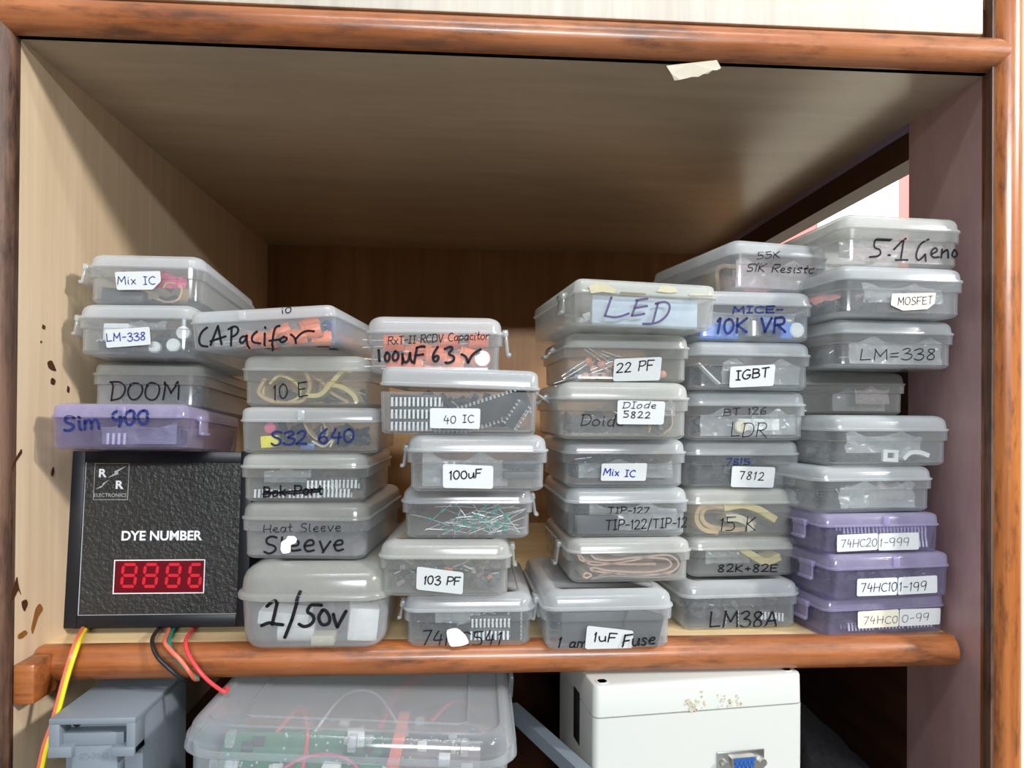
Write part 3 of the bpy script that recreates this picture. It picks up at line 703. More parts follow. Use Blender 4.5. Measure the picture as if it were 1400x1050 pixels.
stack([
 ('6i', F_, (1128, 1297, 842), 816, .032, .110, 7, 0, 'lilac plastic box with stickers 74HC00-99, lowest of the three lilac boxes on the right', dict(mats='purple', latches=[('l', -.55, 2, .0105)])),
 ('6h', F_, (1136, 1304, 790), 758, .024, .110, 7, 0, 'lilac plastic box with stickers 74HC101-199', dict(mats='purple', tab=.05, latches=[('l', -.55, 2, .0105)])),
 ('6g', F_, (1124, 1290, 730), 703, .026, .110, 5, 0, 'lilac plastic box with stickers 74HC201-999', dict(mats='purple', tab=.05, latches=[('l', -.55, 2, .0105)])),
 ('6f', C_, (1118, 1285, 670), 638, .028, .112, 7, 0, 'clear plastic box without writing, directly on the lilac boxes', dict(latches=[('l', .3, 6, .013)])),
 ('6e', C_, (1136, 1308, 603), 568, .026, .112, 5, 0, 'clear plastic box without writing, holding two white brackets', dict()),
 ('6d', C_, (1088, 1247, 537), 508, .060, .112, 2, 0, 'dull plastic box set further back, holding a pinkish white bag', dict(mats='old')),
 ('6c', C_, (1141, 1315, 472), 436, .018, .112, 4, 0, 'clear plastic box marked LM=338 in black pen', dict()),
 ('6b', C_, (1148, 1328, 400), 362, .004, .112, 4, 0, 'clear plastic box with a cut sticker MOSFET', dict()),
 ('6a', C_, (1152, 1324, 327), 292, .008, .112, 4, 0, 'clear plastic box marked 5.1 Geno, topmost of the right stack', dict(mats='old')),
])
# ------------------------------------------------------------------ stickers and writing on the boxes
T_ = text_strokes
label_on('1a', [(159, 373), (221, 372), (221, 385), (209, 396), (160, 396.5)], texts=[(T_('Mix IC', 162, 389.5, 213, 389, 10), 1.1, 'navy')])
label_on('1b', [(145, 451.5), (206, 447.5), (206, 471), (145, 475.5)], texts=[(T_('LM-338', 147, 467, 199, 465, 10), 1.4, 'blue')])
write_on('1c', T_('DOOM', 151, 547.5, 243, 545, 24, .12), 2.3, 'ink')
write_on('1d', T_('Sim 900', 89, 589, 203, 579, 18.5, .12), 4, 'navy')
write_on('2a', crop_strokes('~205,225 170,250 150,300 160,340 205,345|225,335 275,215|275,215 295,330|225,312 322,280|355,338 362,222|~342,235 385,212 408,235 392,270 358,285|~455,280 425,280 408,310 425,328 450,300 458,275|~456,275 455,310 464,352|~522,250 490,275 488,318 542,325|~572,262 570,300 568,336|574,222 577,228|~667,213 640,220 625,270 612,368|600,308 665,300|~692,283 665,300 672,318 700,314 716,290 690,282|~738,268 765,290 768,322|~765,300 800,262 840,243 885,248', 240, 400, .2143), 3.2, 'ink')
write_on('2a', crop_strokes('682,98 688,135|~712,95 704,115 712,134 736,128 742,105 730,94 712,96', 240, 400, .2143), 1.5, 'ink')
write_on('2b', T_('10 E', 374, 546, 419, 541, 20), 1.7, 'ink')
write_on('2c', T_('S32 640', 371, 609, 483, 605, 18, .1, .16), 3, 'navy')
write_on('2d', T_('Bok Port', 359.5, 679, 440, 676, 13), 2.4, 'ink')
write_on('2d', [[(359, 676), (395, 672), (438, 669)], [(361, 673), (400, 675), (436, 672)]], 2.6, 'ink')
write_on('2e', T_('Heat Sleeve', 361.5, 728.5, 466, 725.5, 11.5, .1), 1.15, 'ink')
write_on('2e', T_('Sleeve', 360.5, 757, 469, 753, 24, .12), 3, 'ink')
label_on('2e', [(384, 741), (391, 737), (393, 733), (402, 733), (406, 737), (404, 743), (397, 745), (397, 756), (386, 757.5), (383, 752)], 'fluid', .3, 'correction_fluid')
write_on('2f', crop_strokes('~385,462 435,420 465,408 448,480 420,592|~345,602 400,578 440,590 495,596|622,358 560,560|560,560 508,688|~772,455 720,450 690,455 665,505 705,520 722,560 690,600 640,612 612,592|~780,490 745,540 770,602 825,590 832,540 800,488 775,492|~855,520 865,570 882,612|882,612 945,498', 290, 740, .1933), 4.8, 'ink')
write_on('3a', T_('RxT-II RCDV Capacitor', 531, 471.5, 668, 464, 10.5, .15, .15), 1.3, 'ink')
write_on('3a', crop_strokes('188,292 193,368|~240,312 228,340 236,372 258,365 265,325 245,308|~300,302 280,335 290,368 318,358 325,318 302,300|~350,318 352,360 350,385|~352,345 362,378 392,370 402,312|~402,312 404,355 418,375|430,382 450,275|~448,278 475,268 502,270|440,330 492,322|~592,272 560,320 560,365 585,372 600,345 590,328 562,345|~640,285 680,268 698,280 660,322 702,332 705,362 670,382 645,378|~755,322 785,335 800,378|~800,378 830,320 885,288', 480, 420, .2), 3.7, 'ink')
label_on('3b', [(588, 558), (657, 558.5), (656, 586.5), (588, 585.3)], texts=[(T_('40 IC', 607, 579, 647.5, 577, 10.5), 1.1, 'ink')])
label_on('3c', [(605.5, 634), (674.5, 637), (674, 668.5), (605.5, 667)], texts=[(T_('100uF', 615.5, 656, 658, 652, 11), 1.8, 'ink')])
label_on('3e', [(570.5, 773.5), (634, 782), (632.5, 813), (569, 806)], texts=[(T_('103 PF', 580, 798, 628, 800, 11), 1.8, 'ink')])
write_on('3f', T_('74HC541', 575, 883, 683, 884.5, 21, .15), 1.9, 'ink')
label_on('3f', [(610, 860), (625, 857), (637, 868), (642, 880), (630, 884), (616, 885), (612, 876)], 'fluid', .3, 'correction_fluid')
write_on('4a', crop_strokes('576,185 534,310|~534,310 600,322 650,312 695,294|755,203 718,308|745,205 822,193|735,257 820,243|~718,308 760,305 802,296|895,222 862,356|~878,228 940,212 980,235 965,300 910,350 850,366 795,364', 720, 370, .2), 3.2, 'violet')
M['seal'] = solid('yellowed seal residue', s2l(176, 170, 142), .6, noise=.2, nscale=300)
for p in ([(803, 392), (814, 387), (826, 389), (842, 397), (838, 402), (822, 400), (806, 402)], [(896, 399), (901, 393), (910, 390.5), (921, 393), (926, 400), (912, 401)], [(846, 400), (880, 402), (881, 404), (846, 403)], [(940, 402), (975, 403), (975, 405), (941, 405)]):
    label_on('4a', p, 'seal', .15, 'seal_residue')
label_on('4b', [(838.5, 491), (903, 488.5), (902.5, 520), (838.5, 521.3)], texts=[(T_('22 PF', 843, 509.5, 892, 506, 13), 1.6, 'ink')])
write_on('4c', T_('Doide', 795, 582, 852, 583, 15, .15), 1.3, 'ink')
label_on('4c', [(843, 547), (908, 549), (907, 580.5), (843.5, 580)], texts=[(T_('DIode', 850.5, 558, 895, 558.5, 8.5, .2), 1.1, 'pen'), (T_('5822', 852, 571, 887.5, 571.5, 8.5, .05, .3), 1.4, 'pen')])
label_on('4d', [(822, 633.5), (884, 633), (883, 657.5), (821.5, 657.5)], texts=[(T_('Mix IC', 825, 649.5, 867.5, 652, 9), 1.6, 'blue')])
write_on('4e', T_('TIP-127', 831, 702, 886, 701.5, 8.5), 1.5, 'ink')
write_on('4e', T_('TIP-122/TIP-12', 829, 725, 939, 721, 13), 1.5, 'ink')
write_on('4g', T_('1 amp', 763, 886, 812, 887, 13, .2), 2.3, 'ink')
label_on('4g', [(802, 854.5), (865.5, 862), (865, 886.5), (800, 888)], texts=[(T_('1uF', 812, 876.5, 841, 877, 12), 2, 'ink')])
write_on('4g', T_('Fuse', 851, 883, 894, 880, 15, .25), 2.4, 'ink', lift=lambda x, z: Vector((x, BOX['4g']['yf'](z)-.0022, z)))
write_on('5a', T_('55K', 1033, 355, 1064, 353, 9, .2), 1.3, 'pen')
write_on('5a', T_('51K Resistor', 1022, 370.5, 1121, 374, 10, .15), 1.5, 'ink')
write_on('5b', T_('MICE-', 1001, 428.5, 1068, 428, 8.5), 2.4, 'navy')
write_on('5b', T_('10K VR', 981, 455.5, 1073, 453, 19, .1), 3.6, 'navy')
label_on('5c', [(997, 501.5), (1058, 498.5), (1058, 527.5), (997.5, 530)], texts=[(T_('IGBT', 1006, 519.5, 1049.5, 515.5, 12), 1.9, 'ink')])
write_on('5d', T_('BT 126', 989, 568, 1046, 566, 9.5), 1.4, 'pen')
write_on('5d', T_('LDR', 1000, 596.5, 1048, 598, 19), 1.4, 'ink')
write_on('5e', T_('7815', 992, 635.5, 1023, 635.5, 8.5), 1.5, 'navy')
label_on('5e', [(999.5, 637), (1058.5, 638.5), (1058, 667), (999.5, 666)], texts=[(T_('7812', 1010, 655, 1043, 656.5, 10.5, .05, .3), 1.4, 'pen')])
write_on('5f', T_('15 K', 985, 726, 1033, 726, 18), 1.4, 'ink')
write_on('5g', T_('82K+82E', 982, 782, 1063, 782, 10), 1.7, 'ink')
write_on('5h', T_('LM38A', 972, 858, 1063, 857, 21), 2.4, 'ink')
write_on('6a', crop_strokes('~625,460 580,458 540,455|~540,455 530,503 572,512 572,550 510,556|618,545 628,545|650,512 706,453|706,453 690,572|660,573 730,573|~838,458 800,480 775,545 790,580 815,560 832,540|832,540 836,580|~868,540 905,522 892,498 862,525 872,560 912,556|925,560 930,512|~928,535 960,510 965,530 966,560|~1000,514 984,545 1005,562 1022,535 1000,514', 1070, 220, .2357), 2.8, 'ink')
label_on('6b', [(1220, 401.5), (1280, 400), (1278.5, 414.5), (1269, 422.5), (1235, 424.5), (1218.5, 417)], 'oldpaper', .08, texts=[(T_('MOSFET', 1228, 417.5, 1275, 415.5, 10.5, .1), 1, 'pen')])
write_on('6c', T_('LM=338', 1178, 492, 1279.5, 491, 14.5), 1.5, 'ink')
label_on('6g', [(1143, 731), (1199, 728.5), (1199, 751.5), (1143.5, 754.5)], texts=[(T_('74HC20', 1149, 748, 1197, 746.5, 11), 1, 'greyink')])
label_on('6g', [(1200, 729), (1254.5, 727.5), (1255.5, 751), (1200, 752.5)], texts=[(T_('1-999', 1202, 746.5, 1241, 745, 10.5), 1, 'greyink')])
label_on('6h', [(1170.5, 791), (1225.5, 789), (1225.5, 813), (1170.5, 815)], texts=[(T_('74HC10', 1176, 808.5, 1224, 807.5, 11.5), 1.1, 'pen')])
label_on('6h', [(1226.5, 789), (1279.5, 786), (1280.5, 810), (1226.5, 813)], texts=[(T_('1-199', 1228.5, 807.5, 1264.5, 806.5, 11.5), 1.1, 'pen')])
label_on('6i', [(1171, 835.5), (1227, 832), (1227.3, 856), (1172, 859)], 'oldpaper', texts=[(T_('74HC0', 1179, 852.5, 1225, 851, 10.5), 1, 'greyink')])
label_on('6i', [(1228, 832), (1284, 830.5), (1284, 853), (1228, 856)], texts=[(T_('0-99', 1232, 850, 1268, 847.5, 10), 1, 'greyink')])
# ------------------------------------------------------------------ what lies in the boxes
def inb(key, x, y, z):                           # a point in a box, given as fractions: x -1..1, y 0 (front) .. 1 (back), z 0..1
    B = BOX[key]; return Vector((x*(B['a']-.006), -B['b']+.0046+y*(B['L']-.0092), .0018+z*(B['zt']-.0018)))
def place(o, key, loc, rot=(0, 0, 0)):
    B = BOX[key]; o.matrix_world = B['M'] @ Matrix.Translation(loc) @ Euler(rot).to_matrix().to_4x4(); return o
PROTO = {}
def copy_thing(src):
    o = src.copy(); COL.objects.link(o)
    for ch in src.children:
        c = ch.copy(); COL.objects.link(c); c.parent = o; c.matrix_parent_inverse = Matrix()
    return o
def proto(kind, build):
    """the first call builds the thing, every later one copies it with its parts"""
    if kind in PROTO: return copy_thing(PROTO[kind])
    PROTO[kind] = build(); return PROTO[kind]
def chip_build(n, wid):
    L = n/2*.00254
    bm = new_bm(); box(bm, -L/2, L/2, -wid/2, wid/2, .0009, .0042, .0003)
    o = mesh_obj('integrated_circuit', bm, M['black'])
    bm = new_bm()
    for i in range(n//2):
        x = -L/2+.00127+i*.00254
        for s in (-1, 1):
            box(bm, x-.0007, x+.0007, min(s*wid/2, s*(wid/2+.0009)), max(s*wid/2, s*(wid/2+.0009)), .0021, .0027)
            box(bm, x-.0006, x+.0006, min(s*(wid/2+.0005), s*(wid/2+.001)), max(s*(wid/2+.0005), s*(wid/2+.001)), -.0026, .0025)
    mesh_obj('pins', bm, M['pin'], o, smooth=False); return o
def chip(key, n, x, y, z, rot, label, group, wid=.0066):
    o = proto(('chip', n, wid), lambda: chip_build(n, wid)); place(o, key, inb(key, x, y, z), rot)
    return tag(o, label, 'chip', group)
def cap_build(col, r=.0052, h=.012):
    bm = new_bm(); secs = [(0, r*.96), (.0004, r), (.0012, r), (.0018, r*.9), (.0024, r), (h-.0005, r), (h, r*.93)]
    tube(bm, [(0, 0, z) for z, _ in secs], [q for _, q in secs], 18)
    o = mesh_obj('capacitor', bm, M[col])
    bm = new_bm(); cyl(bm, (0, 0, h), (0, 0, h+.0002), r*.86, 18); mesh_obj('metal_top', bm, M['steel'], o)
    bm = new_bm(); box(bm, r*.55, r*1.012, -r*.35, r*.35, .003, h-.001); mesh_obj('stripe', bm, M['darkgrey'], o, smooth=False)
    for s in (-1, 1):
        bm = new_bm(); tube(bm, [(s*.0018, 0, 0), (s*.0019, .0004, -.006), (s*.0024, .001, -.013)], .0003, 6); mesh_obj('lead', bm, M['pin'], o)
    return o
def cap(key, col, x, y, z, rot, label, group):
    o = proto(('cap', col), lambda: cap_build(col)); place(o, key, inb(key, x, y, z), rot); return tag(o, label, 'capacitor', group)
def pile(key, label, mats=('black', 'darkgrey', 'pin'), n=110, fill=.6, y1=.5, size=(.0075, .005, .003), x0=-1, x1=1, y0=.03, seed=None, name='loose_components', w=(6, 3, 2)):
    """a heap of small parts nobody could count"""
    B = BOX[key]; rnd = random.Random(seed or key); bm = new_bm()
    ch = [i for i, k in enumerate(w[:len(mats)]) for _ in range(k)]
    for _ in range(n):
        p = inb(key, rnd.uniform(x0, x1)*.9, rnd.uniform(y0+.04, y1), rnd.uniform(0, fill)*rnd.uniform(.4, 1))
        s = [d*rnd.uniform(.6, 1.3) for d in size]; mi = rnd.choice(ch)
        if mats[mi] == 'pin': s = [s[0]*1.3, .0006, .0006]
        r = math.hypot(*s)/2
        p.z = max(.0022+r, min(B['H']-.0062-r, p.z)); mg = .0062 if p.z-r > .004*B['H']/.0333 else .009
        p.x = max(-B['a']+mg+r, min(B['a']-mg-r, p.x)); p.y = max(-B['b']+mg+r, p.y)
        mt = Matrix.Translation(p) @ Euler((rnd.gauss(0, .5), rnd.gauss(0, .5), rnd.uniform(0, 6))).to_matrix().to_4x4()
        box(bm, -s[0]/2, s[0]/2, -s[1]/2, s[1]/2, -s[2]/2, s[2]/2, mat=mt, mi=mi)
    o = mesh_obj(name, bm, [M[m] for m in mats], smooth=False); o.matrix_world = B['M'].copy()
    return tag(o, label, 'components', kind='stuff')
def bag(key, x0, x1, z0, z1, label, mat='bag', y=.06, depth=.008, seed=1, name='film_bag', amp=.0032):
    """a crumpled film bag: two creased skins joined at the rim"""
    B = BOX[key]; rnd = random.Random(seed); bm = new_bm(); nx, nz = 18, 9
    a0, a1 = inb(key, x0, y, z0), inb(key, x1, y, z1)
    cr = [(rnd.uniform(0, 6.3), rnd.uniform(120, 420), rnd.uniform(0, 6.3)) for _ in range(6)]
    lay = []
    for side in (0, 1):
        g = []
        for i in range(nx+1):
            row = []
            for j in range(nz+1):
                u, v = i/nx, j/nz
                x = a0.x+(a1.x-a0.x)*u; z = a0.z+(a1.z-a0.z)*v
                w_ = sum(abs(math.sin((x*math.cos(t)+z*math.sin(t))*f+ph)) for t, f, ph in cr)/6-.6
                edge = min(u, 1-u, v, 1-v)
                sw = min(1, edge*5)
                top = 1-.35*abs(math.sin(5*u+seed))*(v > .7)*(v-.7)/.3
                row.append(Vector((x, a0.y+(depth*sw if side else 0)*.8+amp*w_*2+(.0014*rnd.random()), a0.z+(z-a0.z)*top)))
            g.append(row)
        lay.append(g)
    ym = -B['b']+.0044; zm = B['H']-.0042
    V = []
    for g in lay:
        V.append([[bm.verts.new((p.x, max(ym, p.y), min(zm, max(.0016, p.z)))) for p in row] for row in g])
    for k, g in enumerate(V):
        for i in range(nx):
            for j in range(nz):
                q = (g[i][j], g[i+1][j], g[i+1][j+1], g[i][j+1]); bm.faces.new(q if k == 0 else q[::-1])
    rim = [(i, 0) for i in range(nx)]+[(nx, j) for j in range(nz)]+[(i, nz) for i in range(nx, 0, -1)]+[(0, j) for j in range(nz, 0, -1)]
    for q, r in zip(rim, rim[1:]+rim[:1]):
        bm.faces.new((V[0][q[0]][q[1]], V[1][q[0]][q[1]], V[1][r[0]][r[1]], V[0][r[0]][r[1]]))
    o = mesh_obj(name, bm, M[mat], angle=25); o.matrix_world = B['M'].copy(); return tag(o, label, 'bag')
def band(key, path, mat, label, y=.05, wid=.02, th=.0005, name='paper_tape', cat='tape', group=None, pts=None):
    """a curled strip: path in (x, z) fractions of the box"""
    B = BOX[key]; P = [inb(key, px_, y, pz) for px_, pz in path]; P = spline(P, 7)
    zm = B['H']-.0045
    P = [Vector((p.x, p.y, min(zm, max(.0022, p.z)))) for p in P]
    bm = new_bm(); strip(bm, P, (0, wid, 0), th)
    o = mesh_obj(name, bm, M[mat], angle=60); o.matrix_world = B['M'].copy(); return tag(o, label, cat, group)
def slug(key, kind, mat, x, y, z, size, label, cat, rot=(0, 0, 0), bev=.0006, name=None):
    bm = new_bm()
    if kind == 'cyl': cyl(bm, (0, 0, -size[2]/2), (0, 0, size[2]/2), size[0]/2, 18); bmesh.ops.bevel(bm, geom=[e for e in bm.edges if len(e.link_faces) == 2 and any(len(f.verts) > 4 for f in e.link_faces)], offset=min(bev, size[0]*.2), segments=2, affect='EDGES')
    else: box(bm, -size[0]/2, size[0]/2, -size[1]/2, size[1]/2, -size[2]/2, size[2]/2, bev)
    o = mesh_obj(name or cat, bm, M[mat]); place(o, key, inb(key, x, y, z), rot); return tag(o, label, cat)
HP = math.pi/2
# left stack
bag('1a', -.55, .75, .45, .98, 'magenta film bag in the torn Mix IC box', 'pink', y=.03, seed=3, amp=.002)
slug('1a', 'box', 'darkgrey', -.55, .09, .2, (.026, .008, .010), 'dark block lying left in the torn Mix IC box', 'block', (0, .08, 0))
band('1a', [(.2, .1), (.4, .02), (.62, .12), (.66, .5), (.4, .62), (.3, .45)], 'tan', 'tan curl of paper tape in the torn Mix IC box', y=.03, wid=.012, th=.0012)
pile('1a', 'dark small parts heaped in the torn Mix IC box', n=60, fill=.35, y0=.15)
for k, (x, z, s, wh) in enumerate(((.30, .18, .0075, 'low left of the three'), (.66, .25, .0085, 'middle of the three'), (.84, .62, .0085, 'upper right of the three'))):
    slug('1b', 'cyl', 'white', x, .045, z, (s, s, .004), 'white round spacer in the LM-338 sticker box, '+wh, 'spacer', (HP, 0, 0), name='round_spacer')
slug('1b', 'box', 'white', -.45, .06, .62, (.016, .007, .011), 'white block behind the upper left of the blue LM-338 sticker', 'block')
chip('1b', 14, -.58, .07, .22, (-1.2, 0, .05), 'black pin row chip at the left in the box with the blue LM-338 sticker', None)
pile('1b', 'dark transistors heaped in the box with the blue LM-338 sticker', n=150, fill=.8, y0=.1)
bag('1b', -.2, .5, .7, 1, 'crumpled film corner at the top of the blue LM-338 sticker box', seed=8, y=.03)
pile('1c', 'dim grey parts filling the DOOM box', ('darkgrey', 'black'), n=120, fill=.7, y0=.12, size=(.012, .008, .006))
bag('1d', -.45, .86, .08, .92, 'silvery film bag inside the lilac SIM 900 box', seed=14, y=.08)
slug('1d', 'box', 'darkgrey', .2, .2, .35, (.045, .012, .010), 'dark module inside the lilac SIM 900 box', 'module')
bm = new_bm()
for k in range(4): box(bm, k*.0032, k*.0032+.0016, 0, .0008, 0, .007, .0003)
o = mesh_obj('pin_header', bm, M['white']); place(o, '1d', inb('1d', -.28, .03, .05)); tag(o, 'short row of four pale pins low in the lilac SIM 900 box', 'pins')
# second stack
oc = 'orange capacitors in the box marked CAPacitor'
for x, y, z, r in ((-.32, .10, .2, (0, 1.45, .2)), (-.05, .10, .25, (0, 1.7, -.2)), (.12, .12, .4, (0, 1.2, .1)), (.38, .09, .25, (0, 1.5, .1)), (.62, .1, .45, (0, 1.4, 0)), (.72, .12, .22, (0, 1.62, .3)), (.5, .18, .7, (0, 1.2, .4)), (.9, .34, .3, (0, 1.5, 1.4)), (.88, .6, .35, (0, 1.5, 1.5))):
    cap('2a', 'orange', x-.08, y, z, r, 'orange capacitor lying in the box marked CAPacitor', oc)
for x, y, z, r in ((.84, .2, .72, (0, 1.4, 1.2)), (.86, .42, .7, (0, 1.3, 1.3)), (.84, .26, .2, (0, 1.57, 1.57))):
    cap('2a', 'bluecap', x, y, z, r, 'blue capacitor at the right end of the box marked CAPacitor', 'blue capacitors in the CAPacitor box')
bag('2a', -.9, .5, .1, .9, 'clear film bag in the CAPacitor box', seed=5, y=.1)
band('2b', [(-.75, .75), (-.85, .3), (-.5, .05), (-.1, .1), (.05, .5), (.0, .9)], 'tan', 'tan tape loop at the left in the 10 E box', y=.03, wid=.02, th=.0022)
band('2b', [(-.8, .55), (-.78, .15), (-.45, .03), (-.15, .25), (-.2, .6), (-.5, .85), (-.7, .6)], 'tape', 'yellow tape loop at the left in the 10 E box', y=.06, wid=.02, th=.0016)
band('2b', [(.0, .25), (.25, .3), (.45, .65), (.65, 1.0), (.8, 1.0)], 'tape', 'yellow tape rising to the right in the 10 E box', y=.02, wid=.02, th=.0028)
band('2b', [(.35, .6), (.62, .52), (.82, .3), (.9, .06)], 'tape', 'yellow tape falling to the right corner in the 10 E box', y=.03, wid=.02, th=.0028)
band('2b', [(-.1, .95), (.2, .7), (.4, .35), (.7, .08)], 'tan', 'tan tape crossing behind in the 10 E box', y=.1, wid=.03, th=.002)
pile('2b', 'dark parts behind the tape loops of the 10 E box', n=50, fill=.5, y0=.35, y1=.7)
pile('2c', 'dark mixed parts in the flat box marked with smudged figures', ('black', 'darkgrey', 'pin'), n=140, fill=.85, y0=.08, w=(6, 4, 2))
slug('2c', 'box', 'yellow', -.68, .03, .28, (.011, .006, .0075), 'yellow block low left in the flat box with smudged figures', 'block', (0, -.08, 0))
slug('2c', 'cyl', 'pink', -.7, .06, .72, (.007, .007, .006), 'red bead above the yellow block in the smudged flat box', 'bead', (1.3, 0, 0))
slug('2c', 'box', 'bluecap', -.06, .03, .12, (.009, .004, .004), 'small blue block at the bottom of the smudged flat box', 'block')
band('2c', [(-.15, .98), (-.05, .6), (.1, .35), (.25, .55), (.18, .95)], 'tan', 'torn tan tape in the flat box with smudged figures', y=.03, wid=.012, th=.001)
band('2c', [(.0, .3), (.2, .12), (.36, .4), (.3, .1)], 'cream', 'cream paper scrap in the flat box with smudged figures', y=.02, wid=.009, th=.001)
g = 'chips in the box with struck-out writing'
for x, z, r in ((-.62, .14, 0), (.0, .14, .03), (.55, .16, -.02), (.32, .42, .06), (.72, .45, -.05)):
    chip('2d', 16 if x != .72 else 14, x, .045, z, (-.12, 0, r), 'black chip with its pins to the front in the box with struck-out writing', g)
pile('2d', 'dark chips heaped behind in the box with struck-out writing', n=90, fill=.9, y0=.16)
bag('2d', -.75, .1, .5, 1, 'streaky film in the box with struck-out writing', seed=4, y=.03)
pile('2e', 'grey sleeving pieces in the Heat Sleeve box', ('darkgrey', 'black'), n=120, fill=.75, y0=.08, size=(.014, .005, .005))
slug('2f', 'box', 'white', -.45, .12, .55, (.030, .02, .008), 'white block tilted high at the left in the 1/50v box', 'block', (0, .12, .05))
slug('2f', 'cyl', 'white', -.3, .13, .24, (.014, .014, .022), 'white cylinder lying low in the 1/50v box', 'roll', (0, HP+.05, .1), name='white_roll')
slug('2f', 'box', 'cream', .12, .1, .1, (.014, .012, .006), 'small cream block low in the middle of the 1/50v box', 'block')
slug('2f', 'box', 'white', .66, .16, .36, (.018, .016, .020), 'large pale block at the right in the 1/50v box', 'block', (0, .1, .2))
pile('2f', 'grey parts at the back of the 1/50v box', ('darkgrey', 'ribbongrey'), n=60, fill=.6, y0=.25, size=(.014, .01, .01))
# third stack
oc = 'orange capacitors in the 100uF 63v box'
for x, y, z, r in ((-.78, .07, .22, (0, 1.57, .1)), (-.82, .08, .74, (0, 1.55, .0)), (-.5, .07, .18, (0, 1.57, 0)), (-.38, .1, .62, (0, 1.8, .1)), (-.12, .07, .42, (0, 1.57, .1)), (.12, .09, .8, (0, 1.5, 0)), (.2, .07, .3, (0, 1.7, 0)), (.45, .08, .5, (0, 1.9, .1)), (.6, .1, .85, (0, 1.5, .2)), (-.2, .12, .1, (0, 1.57, 0)), (.3, .16, .15, (0, 1.5, .1)), (-.6, .2, .5, (0, 1.5, .4)), (.0, .22, .6, (0, 1.5, .2)), (.5, .24, .3, (0, 1.5, .2))):
    cap('3a', 'orange', x-.05, y, z, r, 'orange capacitor lying in the box marked 100uF 63v', oc)
cap('3a', 'orange', .80, .16, .36, (HP, 0, 0), 'orange capacitor with its round metal top to the front, right in the 100uF 63v box', None)
g = 'long chips seen edge on at the left of the 40 IC box'
for z in (.10, .42, .74):
    chip('3b', 24, -.62, .11, z, (0, 0, 0), 'long black chip lying flat at the left of the 40 IC box', g, .0140)
chip('3b', 40, .42, .10, .50, (-1.25, -.32, 0), 'long slanting chip with pins to the front, right of the 40 IC sticker', None, .0140)
chip('3b', 14, .84, .06, .42, (-1.35, -1.0, 0), 'steep slanting chip with pins forward at the right end of the 40 IC box', None)
chip('3b', 16, -.12, .05, .16, (-1.4, 0, 0), 'chip with pins to the front left of the 40 IC sticker', None)
pile('3b', 'black chips and pins packed behind in the 40 IC box', n=200, fill=1.0, y0=.12, y1=.6, size=(.014, .006, .003))
for z, wh in ((.34, 'lower'), (.62, 'upper')):
    slug('3c', 'box', 'darkgrey', .72, .05, z, (.022, .006, .0045), wh+' dark band at the right of the 100uF sticker', 'band', name='component_band')
bag('3c', -.9, .5, .03, 1, 'clear film bag left in the box with the 100uF sticker', seed=6)
pile('3c', 'grey dim parts in the box with the 100uF sticker', ('darkgrey', 'ribbongrey'), n=60, fill=.5, y0=.3)
def diode_build(col):
    bm = new_bm(); tube(bm, [(0, 0, -.0018), (0, 0, -.0012), (0, 0, .0012), (0, 0, .0018)], [.0005, .001, .001, .0005], 10)
    o = mesh_obj('glass_diode', bm, M[col])
    for s in (-1, 1):
        bm = new_bm(); tube(bm, [(0, 0, s*.0016), (.0002, 0, s*.006), (.0008, .0004, s*.013)], .00026, 5); mesh_obj('lead', bm, M['pin'], o)
    return o
rnd = random.Random(5)
for k in range(46):
    x = rnd.uniform(-.72, .82) if k > 22 else rnd.gauss(.12, .26); z = rnd.uniform(.08, .8) if k > 22 else rnd.uniform(.16, .42)
    o = proto('diode', lambda: diode_build('green')); x = max(-.7, min(.7, x))
    place(o, '3d', inb('3d', x, rnd.uniform(.05, .2), z), (rnd.uniform(-.25, .25), HP+rnd.gauss(0, .42), rnd.gauss(0, .25)))
    tag(o, 'small green glass diode with wire leads in the third stack', 'diode', 'loose green diodes')
pile('3e', 'greyish parts and wires in the 103 PF box', ('darkgrey', 'ribbongrey', 'pin', 'peach'), n=130, fill=.62, y0=.05, w=(5, 4, 3, 1), size=(.006, .004, .003))
g = 'chips at the right of the 74HC541 box'
chip('3f', 20, .36, .04, .2, (-.12, 0, 0), 'lower chip with vertical pins right of the white 74HC541 blot', None)
chip('3f', 20, .38, .05, .55, (-.1, 0, 0), 'upper chip with pins to the front in the 74HC541 box', None)
chip('3f', 14, .82, .05, .45, (-1.35, HP, 0), 'upright chip at the right end of the 74HC541 box', None)
pile('3f', 'dark chips in the left of the 74HC541 box', n=110, fill=.8, y0=.1)
bag('3f', -.6, .2, .55, 1, 'film bag fold at the top of the 74HC541 box', seed=12, y=.03)
# fourth stack
M['paleblue'] = solid('pale blue paper', s2l(190, 205, 222), .7, noise=.1)
slug('4a', 'box', 'paleblue', .05, .06, .45, (.068, .004, .018), 'pale bluish paper lining inside the LED box', 'paper')
pile('4a', 'white lamp beads in the LED box', ('white', 'paleblue', 'pin'), n=70, fill=.7, y0=.15, y1=.9, size=(.006, .005, .005))
def disc_build():
    bm = new_bm(); secs = [(-.0012, .0009), (-.0009, .0022), (0, .0027), (.0009, .0022), (.0012, .0009)]
    tube(bm, [(0, z, 0) for z, _ in secs], [r for _, r in secs], 14)
    o = mesh_obj('disc_capacitor', bm, M['peach'])
    for s in (-1, 1):
        bm = new_bm(); tube(bm, [(s*.0012, 0, -.0018), (s*.0014, 0, -.008), (s*.0010, .001, -.021)], .0003, 5); mesh_obj('lead', bm, M['pin'], o)
    return o
rnd = random.Random(9)
